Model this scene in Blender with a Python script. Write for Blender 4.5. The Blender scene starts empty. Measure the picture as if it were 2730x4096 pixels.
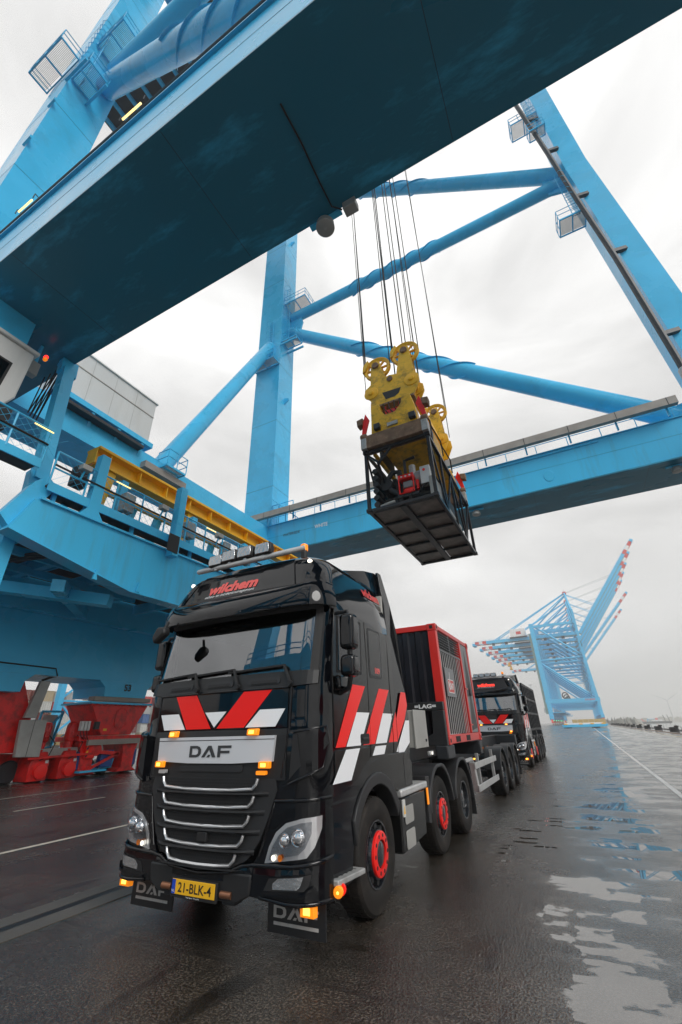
import bpy, bmesh, math, random
from mathutils import Vector, Matrix
R = math.radians
random.seed(7)
scene = bpy.context.scene
col = scene.collection

# ------------------------------------------------------------------ camera
cam_data = bpy.data.cameras.new('camera')
cam = bpy.data.objects.new('camera', cam_data)
col.objects.link(cam)
scene.camera = cam
cam_data.sensor_fit = 'HORIZONTAL'
cam_data.sensor_width = 24.0
cam_data.lens = 14.832
cam_data.clip_start = 0.05
cam_data.clip_end = 12000
YAW, PITCH, ROLL = 0.4654, 0.4761, -0.0311
fw = Vector((-math.sin(YAW)*math.cos(PITCH), math.cos(YAW)*math.cos(PITCH), math.sin(PITCH)))
rt = Vector((math.cos(YAW), math.sin(YAW), 0))
up = rt.cross(fw)
r2 = rt*math.cos(ROLL) + up*math.sin(ROLL)
u2 = up*math.cos(ROLL) - rt*math.sin(ROLL)
cam.matrix_world = Matrix(((r2.x, u2.x, -fw.x, 3.5303), (r2.y, u2.y, -fw.y, -3.8745), (r2.z, u2.z, -fw.z, 1.7104), (0, 0, 0, 1)))

# ------------------------------------------------------------------ sky, sun, exposure
SUN_EL, SUN_AZ = R(36), R(122)      # azimuth measured from +Y towards +X
world = bpy.data.worlds.new('World')
scene.world = world
world.use_nodes = True
nt = world.node_tree
nt.nodes.clear()
def N(t, **kw):
    n = nt.nodes.new(t)
    for k, v in kw.items():
        setattr(n, k, v)
    return n
wo = N('ShaderNodeOutputWorld'); bg = N('ShaderNodeBackground')
sky = N('ShaderNodeTexSky', sky_type='NISHITA', sun_disc=False, sun_elevation=SUN_EL, sun_rotation=SUN_AZ, dust_density=4.0, air_density=1.0)
hs = N('ShaderNodeHueSaturation'); hs.inputs['Saturation'].default_value = 0.10; hs.inputs['Value'].default_value = 1.0
tc = N('ShaderNodeTexCoord')
sep = N('ShaderNodeSeparateXYZ')
# an overcast deck: luminance rises gently from the horizon to the zenith, broken by soft cloud noise
mp = N('ShaderNodeMapping'); mp.inputs['Scale'].default_value = (1, 1, 2.6)
nz = N('ShaderNodeTexNoise'); nz.inputs['Scale'].default_value = 1.7; nz.inputs['Detail'].default_value = 6; nz.inputs['Roughness'].default_value = 0.52; nz.inputs['Distortion'].default_value = 0.5
cr = N('ShaderNodeMapRange'); cr.inputs['From Min'].default_value = 0.3; cr.inputs['From Max'].default_value = 0.7; cr.inputs['To Min'].default_value = 0.60; cr.inputs['To Max'].default_value = 1.18
gr = N('ShaderNodeMapRange'); gr.inputs['From Min'].default_value = 0.0; gr.inputs['From Max'].default_value = 1.0; gr.inputs['To Min'].default_value = 5.5; gr.inputs['To Max'].default_value = 10.0
mul = N('ShaderNodeMath', operation='MULTIPLY')
deck = N('ShaderNodeVectorMath', operation='SCALE'); deck.inputs[0].default_value = (1.0, 0.995, 0.985)
mix = N('ShaderNodeMix', data_type='RGBA'); mix.inputs['Factor'].default_value = 0.90
lk = nt.links.new
lk(tc.outputs['Generated'], sep.inputs[0]); lk(sep.outputs['Z'], gr.inputs['Value'])
lk(tc.outputs['Generated'], mp.inputs['Vector']); lk(mp.outputs[0], nz.inputs['Vector']); lk(nz.outputs['Fac'], cr.inputs['Value'])
lk(cr.outputs[0], mul.inputs[0]); lk(gr.outputs[0], mul.inputs[1]); lk(mul.outputs[0], deck.inputs['Scale'])
lk(sky.outputs[0], hs.inputs['Color']); lk(hs.outputs[0], mix.inputs['A']); lk(deck.outputs[0], mix.inputs['B'])
lk(mix.outputs['Result'], bg.inputs['Color']); bg.inputs['Strength'].default_value = 0.105
lk(bg.outputs[0], wo.inputs[0])

sun_data = bpy.data.lights.new('sun', 'SUN')
sun = bpy.data.objects.new('sun', sun_data)
col.objects.link(sun)
sun_data.energy = 1.5
sun_data.angle = R(28)
sun_data.color = (1.0, 0.97, 0.93)
sd = Vector((math.sin(SUN_AZ)*math.cos(SUN_EL), math.cos(SUN_AZ)*math.cos(SUN_EL), math.sin(SUN_EL)))
sun.rotation_euler = (-sd).to_track_quat('-Z', 'Y').to_euler()

vs = scene.view_settings
vs.view_transform = 'Standard'; vs.look = 'None'; vs.exposure = 0.36; vs.gamma = 1.0
vs.use_curve_mapping = False
scene.render.engine = 'CYCLES'
scene.cycles.use_denoising = True
scene.cycles.max_bounces = 8
scene.cycles.transparent_max_bounces = 12
scene.cycles.volume_bounces = 1
scene.cycles.sample_clamp_indirect = 6.0

# ------------------------------------------------------------------ materials
M = {}
def mat(name, color, rough=0.5, metal=0.0, spec=0.5, var=0.0, vscale=2.0, stain=None, stain_amt=0.0, sscale=0.6, bump=0.0, bscale=60.0, coat=0.0, emit=None, estr=0.0, rvar=0.0, stretch=None, smin=0.52):
    m = bpy.data.materials.new(name); m.use_nodes = True
    t = m.node_tree; b = t.nodes['Principled BSDF']
    b.inputs['Base Color'].default_value = (*color, 1); b.inputs['Roughness'].default_value = rough
    b.inputs['Metallic'].default_value = metal; b.inputs['Specular IOR Level'].default_value = spec
    b.inputs['Coat Weight'].default_value = coat; b.inputs['Coat Roughness'].default_value = 0.04
    if emit:
        b.inputs['Emission Color'].default_value = (*emit, 1); b.inputs['Emission Strength'].default_value = estr
    src = None
    if var or stain_amt or bump or rvar:
        c = t.nodes.new('ShaderNodeTexCoord'); vec = c.outputs['Object']
        if stretch:
            mpn = t.nodes.new('ShaderNodeMapping'); mpn.inputs['Scale'].default_value = stretch
            t.links.new(vec, mpn.inputs['Vector']); vec = mpn.outputs[0]
    if var or rvar:
        n = t.nodes.new('ShaderNodeTexNoise'); n.inputs['Scale'].default_value = vscale; n.inputs['Detail'].default_value = 5
        t.links.new(vec, n.inputs['Vector'])
    if var:
        mr = t.nodes.new('ShaderNodeMapRange'); mr.inputs['From Min'].default_value = 0.25; mr.inputs['From Max'].default_value = 0.75
        mr.inputs['To Min'].default_value = 1-var; mr.inputs['To Max'].default_value = 1+var
        vm = t.nodes.new('ShaderNodeVectorMath'); vm.operation = 'SCALE'; vm.inputs[0].default_value = color
        t.links.new(n.outputs['Fac'], mr.inputs['Value']); t.links.new(mr.outputs[0], vm.inputs['Scale']); src = vm.outputs[0]
        t.links.new(src, b.inputs['Base Color'])
    if rvar:
        mr = t.nodes.new('ShaderNodeMapRange'); mr.inputs['From Min'].default_value = 0.3; mr.inputs['From Max'].default_value = 0.7
        mr.inputs['To Min'].default_value = max(0.02, rough-rvar); mr.inputs['To Max'].default_value = rough+rvar
        t.links.new(n.outputs['Fac'], mr.inputs['Value']); t.links.new(mr.outputs[0], b.inputs['Roughness'])
    if stain_amt:
        n2 = t.nodes.new('ShaderNodeTexNoise'); n2.inputs['Scale'].default_value = sscale; n2.inputs['Detail'].default_value = 9; n2.inputs['Roughness'].default_value = 0.68
        t.links.new(vec, n2.inputs['Vector'])
        mr = t.nodes.new('ShaderNodeMapRange'); mr.inputs['From Min'].default_value = smin; mr.inputs['From Max'].default_value = smin+0.26
        mr.inputs['To Min'].default_value = 0; mr.inputs['To Max'].default_value = stain_amt
        mx = t.nodes.new('ShaderNodeMix'); mx.data_type = 'RGBA'
        t.links.new(n2.outputs['Fac'], mr.inputs['Value']); t.links.new(mr.outputs[0], mx.inputs['Factor'])
        mx.inputs['A'].default_value = (*color, 1); mx.inputs['B'].default_value = (*stain, 1)
        if src: t.links.new(src, mx.inputs['A'])
        t.links.new(mx.outputs['Result'], b.inputs['Base Color'])
    if bump:
        n3 = t.nodes.new('ShaderNodeTexNoise'); n3.inputs['Scale'].default_value = bscale; n3.inputs['Detail'].default_value = 4
        bp = t.nodes.new('ShaderNodeBump'); bp.inputs['Strength'].default_value = bump; bp.inputs['Distance'].default_value = 0.01
        t.links.new(vec, n3.inputs['Vector']); t.links.new(n3.outputs['Fac'], bp.inputs['Height']); t.links.new(bp.outputs[0], b.inputs['Normal'])
    M[name] = m
    return m

BLUE = (0.055, 0.49, 0.80)
mat('blue', BLUE, 0.28, spec=0.34, var=0.10, vscale=0.35, stain=(0.05, 0.16, 0.22), stain_amt=0.35, sscale=0.45, rvar=0.08)
mat('blue_streak', BLUE, 0.32, spec=0.34, var=0.08, vscale=0.5, stain=(0.10, 0.12, 0.11), stain_amt=0.55, sscale=0.9, stretch=(1.0, 1.0, 0.12))
mat('blue_grime_shade', BLUE, 0.32, spec=0.3, var=0.12, vscale=0.3, stain=(0.012, 0.125, 0.185), stain_amt=0.88, sscale=0.9, rvar=0.08, stretch=(0.35, 1.2, 1), smin=0.20)  # smudged blue, darkened nearly all over to carry the shade under the beams
mat('blue_far', (0.055, 0.47, 0.79), 0.5, var=0.05, vscale=0.2)
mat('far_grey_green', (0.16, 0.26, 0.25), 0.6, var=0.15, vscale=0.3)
mat('far_red', (0.60, 0.05, 0.04), 0.5); mat('far_white', (0.75, 0.76, 0.76), 0.5)
mat('tray', (0.30, 0.27, 0.24), 0.6, var=0.15, vscale=1.5)
mat('dark_steel', (0.025, 0.028, 0.032), 0.45, spec=0.4, var=0.2, vscale=3)
mat('house_white', (0.62, 0.62, 0.60), 0.45, var=0.05, vscale=0.5, stain=(0.35, 0.33, 0.28), stain_amt=0.35, sscale=0.8, stretch=(1, 1, 0.15))
mat('yellow', (0.90, 0.47, 0.006), 0.40, var=0.10, vscale=1.2, stain=(0.22, 0.13, 0.04), stain_amt=0.5, sscale=1.6)
mat('yellow_worn', (0.85, 0.47, 0.010), 0.42, var=0.14, vscale=1.8, stain=(0.035, 0.025, 0.015), stain_amt=0.95, sscale=2.4, smin=0.47)
mat('rust', (0.20, 0.12, 0.075), 0.75, var=0.35, vscale=4, stain=(0.42, 0.33, 0.20), stain_amt=0.6, sscale=6, bump=0.3, bscale=30)
mat('red', (0.74, 0.012, 0.010), 0.38, var=0.12, vscale=1.5, stain=(0.06, 0.012, 0.010), stain_amt=0.75, sscale=2.4, smin=0.45)
mat('red_bright', (0.85, 0.014, 0.010), 0.32, spec=0.5)
mat('decal_red', (0.88, 0.012, 0.008), 0.28, spec=0.35)
mat('decal_white', (0.84, 0.85, 0.87), 0.28, spec=0.4)
mat('text_red', (0.72, 0.05, 0.04), 0.25, coat=0.3)
mat('text_grey', (0.42, 0.42, 0.43), 0.4)
mat('text_dark', (0.035, 0.037, 0.04), 0.45)
mat('text_white', (0.8, 0.8, 0.8), 0.5)
mat('text_black', (0.01, 0.01, 0.012), 0.5)
mat('black_gloss', (0.0025, 0.003, 0.0045), 0.05, spec=0.46)
mat('black_satin', (0.008, 0.008, 0.008), 0.15, spec=0.36)
mat('plastic', (0.018, 0.0185, 0.0195), 0.42, spec=0.35, var=0.1, vscale=4, bump=0.05, bscale=180)
mat('plastic_grey', (0.024, 0.0245, 0.026), 0.45, spec=0.35, var=0.1, vscale=4)
mat('silver', (0.66, 0.675, 0.70), 0.38, spec=0.5, metal=0.25, var=0.04, vscale=2)
mat('trim_silver', (0.62, 0.62, 0.63), 0.25, metal=0.7)
mat('chrome', (0.85, 0.85, 0.86), 0.10, metal=1.0)
mat('alu', (0.56, 0.56, 0.55), 0.40, metal=0.45, var=0.12, vscale=6)
mat('alu_dirty', (0.40, 0.40, 0.39), 0.5, metal=0.3, var=0.2, vscale=5, stain=(0.12, 0.10, 0.08), stain_amt=0.6, sscale=6)
mat('galv', (0.37, 0.365, 0.345), 0.5, metal=0.2, var=0.10, vscale=2.5, stain=(0.2, 0.18, 0.15), stain_amt=0.3, sscale=1.5)
mat('tyre', (0.015, 0.013, 0.0115), 0.7, spec=0.3, var=0.35, vscale=3.0, stain=(0.07, 0.055, 0.045), stain_amt=0.6, sscale=4, bump=0.08, bscale=90)
mat('rim_black', (0.012, 0.014, 0.018), 0.18, spec=0.5, coat=0.6)
mat('interior', (0.10, 0.098, 0.095), 0.8)
mat('interior_light', (0.42, 0.41, 0.38), 0.8)
mat('plate_yellow', (0.85, 0.46, 0.015), 0.4)
mat('plate_blue', (0.01, 0.06, 0.45), 0.4)
mat('amber', (0.85, 0.25, 0.01), 0.2, emit=(1.0, 0.27, 0.01), estr=0.5)
mat('amber_lit', (0.9, 0.4, 0.05), 0.3, emit=(1.0, 0.50, 0.06), estr=3.0)
mat('amber_dark', (0.75, 0.18, 0.01), 0.2, emit=(1.0, 0.25, 0.0), estr=0.12)
mat('lamp_white', (0.9, 0.9, 0.85), 0.3, emit=(1.0, 0.93, 0.78), estr=1.1)
mat('lamp_tube', (0.9, 0.85, 0.5), 0.3, emit=(1.0, 0.70, 0.22), estr=1.3)
mat('lamp_red', (0.8, 0.02, 0.02), 0.3, emit=(1.0, 0.03, 0.02), estr=2.0)
mat('lamp_green', (0.0, 0.6, 0.3), 0.3, emit=(0.0, 1.0, 0.55), estr=4.0)
mat('lens', (0.50, 0.51, 0.52), 0.12, metal=0.85, bump=0.6, bscale=30)
mat('reflector', (0.42, 0.43, 0.45), 0.14, metal=0.9, bump=0.3, bscale=18)
mat('frame_black', (0.007, 0.008, 0.012), 0.35, spec=0.5, var=0.3, vscale=5, stain=(0.09, 0.06, 0.045), stain_amt=0.5, sscale=5)
mat('floor_grime', (0.17, 0.14, 0.12), 0.35, var=0.5, vscale=2.2, stain=(0.014, 0.011, 0.009), stain_amt=0.9, sscale=2.0)
mat('container_black', (0.012, 0.013, 0.018), 0.3, spec=0.5, var=0.2, vscale=2)
mat('concrete', (0.085, 0.078, 0.070), 0.5, var=0.2, vscale=1.2, stain=(0.10, 0.09, 0.08), stain_amt=0.6, sscale=1.5, bump=0.2, bscale=60)
mat('rubber', (0.012, 0.012, 0.013), 0.7)
mat('rubber_wet', (0.014, 0.014, 0.015), 0.4)
mat('turbine', (0.55, 0.56, 0.57), 0.5)
mat('land', (0.20, 0.19, 0.16), 0.9, var=0.3, vscale=0.01)
mat('copper', (0.35, 0.16, 0.09), 0.35, metal=0.8)

def glass_mat(name, tint, ior, rough=0.0):
    m = bpy.data.materials.new(name); m.use_nodes = True
    t = m.node_tree; t.nodes.clear()
    o = t.nodes.new('ShaderNodeOutputMaterial'); mx = t.nodes.new('ShaderNodeMixShader')
    f = t.nodes.new('ShaderNodeFresnel'); f.inputs['IOR'].default_value = ior
    tr = t.nodes.new('ShaderNodeBsdfTransparent'); tr.inputs['Color'].default_value = (*tint, 1)
    g = t.nodes.new('ShaderNodeBsdfGlossy'); g.inputs['Roughness'].default_value = rough; g.inputs['Color'].default_value = (0.95, 0.97, 1, 1)
    t.links.new(f.outputs[0], mx.inputs[0]); t.links.new(tr.outputs[0], mx.inputs[1]); t.links.new(g.outputs[0], mx.inputs[2]); t.links.new(mx.outputs[0], o.inputs[0])
    M[name] = m
glass_mat('windscreen', (0.74, 0.82, 0.80), 2.8)
glass_mat('side_glass', (0.10, 0.13, 0.13), 1.55)
glass_mat('clear', (0.93, 0.94, 0.95), 1.5)

# ------------------------------------------------------------------ mesh builder
class MB:
    def __init__(self):
        self.v = []; self.f = []
    def add(self, vs, fs):
        o = len(self.v); self.v += [tuple(p) for p in vs]; self.f += [tuple(i+o for i in f) for f in fs]
        return self
    def box(self, x0, x1, y0, y1, z0, z1):
        return self.add([(x0,y0,z0),(x1,y0,z0),(x1,y1,z0),(x0,y1,z0),(x0,y0,z1),(x1,y0,z1),(x1,y1,z1),(x0,y1,z1)],
                        [(0,3,2,1),(4,5,6,7),(0,1,5,4),(1,2,6,5),(2,3,7,6),(3,0,4,7)])
    def beam(self, p0, p1, w, h, upv=(0,0,1), w1=None, h1=None):
        p0 = Vector(p0); p1 = Vector(p1); d = (p1-p0).normalized(); u = Vector(upv)
        if abs(d.dot(u)) > 0.999: u = Vector((0,1,0)) if abs(d.y) < 0.9 else Vector((1,0,0))
        s = d.cross(u).normalized(); u = s.cross(d).normalized()
        w1 = w if w1 is None else w1; h1 = h if h1 is None else h1
        vs = []
        for p, a, b in ((p0, w/2, h/2), (p1, w1/2, h1/2)):
            vs += [p-s*a-u*b, p+s*a-u*b, p+s*a+u*b, p-s*a+u*b]
        return self.add(vs, [(0,3,2,1),(4,5,6,7),(0,1,5,4),(1,2,6,5),(2,3,7,6),(3,0,4,7)])
    def cyl(self, p0, p1, r0, r1=None, n=14, caps=True):
        p0 = Vector(p0); p1 = Vector(p1); r1 = r0 if r1 is None else r1
        d = (p1-p0).normalized(); u = Vector((0,0,1)) if abs(d.z) < 0.95 else Vector((1,0,0))
        s = d.cross(u).normalized(); u = s.cross(d)
        vs = []
        for p, r in ((p0, r0), (p1, r1)):
            for i in range(n):
                a = 2*math.pi*i/n; vs.append(p+s*(math.cos(a)*r)+u*(math.sin(a)*r))
        fs = [(i,(i+1)%n,n+(i+1)%n,n+i) for i in range(n)]
        if caps: fs += [tuple(range(n-1,-1,-1)), tuple(range(n,2*n))]
        return self.add(vs, fs)
    def tube(self, pts, r, n=8):
        pts = [Vector(p) for p in pts]; m = len(pts); vs = []
        prev = None
        for k, p in enumerate(pts):
            d = (pts[min(k+1,m-1)]-pts[max(k-1,0)]).normalized()
            if prev is None:
                u = Vector((0,0,1)) if abs(d.z) < 0.9 else Vector((1,0,0)); s = d.cross(u).normalized()
            else:
                s = (prev-d*prev.dot(d)).normalized()
            prev = s; u = s.cross(d)
            rr = r[k] if isinstance(r, (list, tuple)) else r
            vs += [p+s*(math.cos(2*math.pi*i/n)*rr)+u*(math.sin(2*math.pi*i/n)*rr) for i in range(n)]
        fs = []
        for k in range(m-1):
            fs += [(k*n+i, k*n+(i+1)%n, (k+1)*n+(i+1)%n, (k+1)*n+i) for i in range(n)]
        fs += [tuple(range(n-1,-1,-1)), tuple((m-1)*n+i for i in range(n))]
        return self.add(vs, fs)
    def prism(self, poly, plane, a, b):
        n = len(poly)
        def P(q, t):
            return {'yz': (t,q[0],q[1]), 'xz': (q[0],t,q[1]), 'xy': (q[0],q[1],t)}[plane]
        vs = [P(q,a) for q in poly]+[P(q,b) for q in poly]
        return self.add(vs, [tuple(range(n-1,-1,-1)), tuple(range(n,2*n))]+[(i,(i+1)%n,n+(i+1)%n,n+i) for i in range(n)])
    def lathe(self, prof, origin, axis, n=32, close=False):
        o = Vector(origin); d = Vector(axis).normalized(); u = Vector((0,0,1)) if abs(d.z) < 0.9 else Vector((1,0,0))
        s = d.cross(u).normalized(); u = s.cross(d); vs = []; m = len(prof)
        for r, h in prof:
            vs += [o+d*h+s*(math.cos(2*math.pi*i/n)*r)+u*(math.sin(2*math.pi*i/n)*r) for i in range(n)]
        fs = []
        for k in range(m-1 if not close else m):
            k2 = (k+1) % m
            fs += [(k*n+i, k*n+(i+1)%n, k2*n+(i+1)%n, k2*n+i) for i in range(n)]
        if not close:
            if prof[0][0] > 1e-5: fs.append(tuple(range(n-1,-1,-1)))
            if prof[-1][0] > 1e-5: fs.append(tuple((m-1)*n+i for i in range(n)))
        return self.add(vs, fs)
    def grid(self, rows, wrap=False):
        m = len(rows); n = len(rows[0]); vs = [p for r in rows for p in r]
        fs = [(k*n+i, k*n+(i+1)%n, (k+1)*n+(i+1)%n, (k+1)*n+i) for k in range(m-1) for i in range(n if wrap else n-1)]
        return self.add(vs, fs)
    def xform(self, mx, start=0):
        for i in range(start, len(self.v)): self.v[i] = tuple(mx @ Vector(self.v[i]))
        return self
    def mesh(self, name, m, smooth=None, flip=True):
        me = bpy.data.meshes.new(name); me.from_pydata(self.v, [], self.f)
        if flip:
            bm = bmesh.new(); bm.from_mesh(me); bmesh.ops.remove_doubles(bm, verts=bm.verts, dist=1e-5)
            bmesh.ops.recalc_face_normals(bm, faces=bm.faces); bm.to_mesh(me); bm.free()
        if smooth is not None:
            me.polygons.foreach_set('use_smooth', [True]*len(me.polygons))
            me.set_sharp_from_angle(angle=R(smooth))
        me.materials.append(M[m])
        return me
    def build(self, name, m, parent=None, smooth=None, bevel=0, seg=2, flip=True, solid=0):
        o = bpy.data.objects.new(name, self.mesh(name, m, smooth, flip)); col.objects.link(o); o.parent = parent
        if solid:
            md = o.modifiers.new('solid', 'SOLIDIFY'); md.thickness = solid; md.offset = -1
        if bevel:
            md = o.modifiers.new('bevel', 'BEVEL'); md.width = bevel; md.segments = seg; md.limit_method = 'ANGLE'; md.angle_limit = R(35); md.harden_normals = False
            if smooth is None:
                o.data.polygons.foreach_set('use_smooth', [True]*len(o.data.polygons)); o.data.set_sharp_from_angle(angle=R(50))
        return o
def B(): return MB()
def inst(name, src, parent, loc=(0,0,0), rot=None, scale=None):
    """another object sharing a mesh"""
    o = bpy.data.objects.new(name, src.data); col.objects.link(o); o.parent = parent; o.location = loc
    if rot: o.rotation_euler = rot
    if scale: o.scale = scale
    for md in src.modifiers:
        n = o.modifiers.new(md.name, md.type)
        for at in ('width','segments','limit_method','angle_limit','thickness','offset'):
            if hasattr(md, at): setattr(n, at, getattr(md, at))
    return o
def tag(o, label, cat, group=None):
    o['label'] = label; o['category'] = cat
    if group: o['group'] = group
    return o
def thing(name, label, cat, loc=(0,0,0), rotz=0.0, group=None):
    o = bpy.data.objects.new(name, None); col.objects.link(o); o.location = loc; o.rotation_euler = (0,0,rotz); o.empty_display_size = 0.3
    return tag(o, label, cat, group)
def structure(o):
    o['kind'] = 'structure'; return o
def dup(root, loc, label, group=None, rotz=None, skip=()):
    r = root.copy(); col.objects.link(r); r.location = loc; r['label'] = label
    if rotz is not None: r.rotation_euler = (0,0,rotz)
    if group: r['group'] = group
    for ch in list(root.children):
        if ch.name.split('.')[0] in skip: continue
        c = ch.copy(); col.objects.link(c); c.parent = r
        for g in list(ch.children):
            d = g.copy(); col.objects.link(d); d.parent = c
    return r
def clip(poly, axis, val, keep_less):
    out = []; n = len(poly)
    for i in range(n):
        a, b = poly[i], poly[(i+1) % n]
        ia = (a[axis] <= val) == keep_less; ib = (b[axis] <= val) == keep_less
        if ia: out.append(a)
        if ia != ib:
            t = (val-a[axis])/(b[axis]-a[axis]); out.append(tuple(a[k]+t*(b[k]-a[k]) for k in range(2)))
    return out
_txt = {}
def text2d(s, size, weight=0.0, shear=0.0, sx=1.0):
    """2-D mesh of a word: verts centred on 0 and faces"""
    cu = bpy.data.curves.new('word', 'FONT'); cu.body = s; cu.size = size; cu.align_x = 'CENTER'; cu.align_y = 'CENTER'; cu.offset = weight; cu.shear = shear; cu.resolution_u = 3
    ob = bpy.data.objects.new('word', cu); col.objects.link(ob)
    bpy.context.view_layer.update()
    dg = bpy.context.evaluated_depsgraph_get()
    me = bpy.data.meshes.new_from_object(ob.evaluated_get(dg))
    vs = [(v.co.x*sx, v.co.y) for v in me.vertices]; fs = [tuple(p.vertices) for p in me.polygons]
    bpy.data.objects.remove(ob); bpy.data.meshes.remove(me); bpy.data.curves.remove(cu)
    return vs, fs
def lettering(name, s, size, m, parent, fn, weight=0.0, shear=0.0, width=None, height=None):
    vs, fs = text2d(s, size, weight, shear)
    xs = [p[0] for p in vs]; ys = [p[1] for p in vs]
    kx = width/(max(xs)-min(xs)) if width else 1.0
    ky = height/(max(ys)-min(ys)) if height else kx
    if height and not width: kx = ky
    cx = (max(xs)+min(xs))/2; cy = (max(ys)+min(ys))/2
    mb = B().add([fn((p[0]-cx)*kx, (p[1]-cy)*ky) for p in vs], fs)
    return mb.build(name, m, parent, flip=False)
# the block letters of the truck maker, as polygons in a 3.4 x 1 field
def maker_polys():
    P = []
    # D
    P += [[(0,0),(.22,0),(.22,1),(0,1)], [(.22,0),(.62,0),(.55,.22),(.22,.22)], [(.22,.78),(.55,.78),(.62,1),(.22,1)],
          [(.62,0),(.85,.1),(.98,.32),(.74,.36),(.66,.26),(.55,.22)], [(.98,.32),(.98,.68),(.74,.64),(.74,.36)], [(.98,.68),(.85,.9),(.62,1),(.55,.78),(.66,.74),(.74,.64)]]
    # A (no crossbar, a wedge on the right)
    P += [[(1.05,0),(1.32,0),(1.82,1),(1.55,1)], [(1.55,1),(1.82,1),(2.22,0),(1.93,0),(1.68,.62)], [(1.48,0),(1.72,0),(1.80,.22),(1.60,.22)]]
    # F
    P += [[(2.34,0),(2.57,0),(2.57,.34),(2.57,1),(2.34,1)], [(2.57,.78),(3.4,.78),(3.4,1),(2.57,1)], [(2.57,.34),(3.28,.34),(3.28,.56),(2.57,.56)]]
    return P
def maker_word(name, m, parent, fn, w, h):
    mb = B()
    for p in maker_polys():
        mb.add([fn((q[0]/3.4-.5)*w, (q[1]-.5)*h) for q in p], [tuple(range(len(p)))])
    return mb.build(name, m, parent, flip=False)
mat('deck', (0.05, 0.045, 0.042), 0.8, var=0.3, vscale=3)
mat('hyd_blue', (0.01, 0.06, 0.25), 0.4)
mat('alu_grey', (0.23, 0.235, 0.24), 0.5, metal=0.2); mat('sign_grey', (0.20, 0.205, 0.21), 0.45, var=0.05)
mat('container_red', (0.66, 0.028, 0.022), 0.35, spec=0.5, var=0.06, vscale=2)
mat('sheave_gap', (0.55, 0.56, 0.57), 0.8)
mat('text_grey2', (0.40, 0.395, 0.38), 0.55, var=0.15, vscale=20)
mat('sign_red', (0.8, 0.05, 0.04), 0.4, emit=(1.0, 0.05, 0.03), estr=0.9)
mat('lamp_red_dim', (0.6, 0.01, 0.01), 0.25, emit=(1.0, 0.02, 0.01), estr=0.4)
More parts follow.
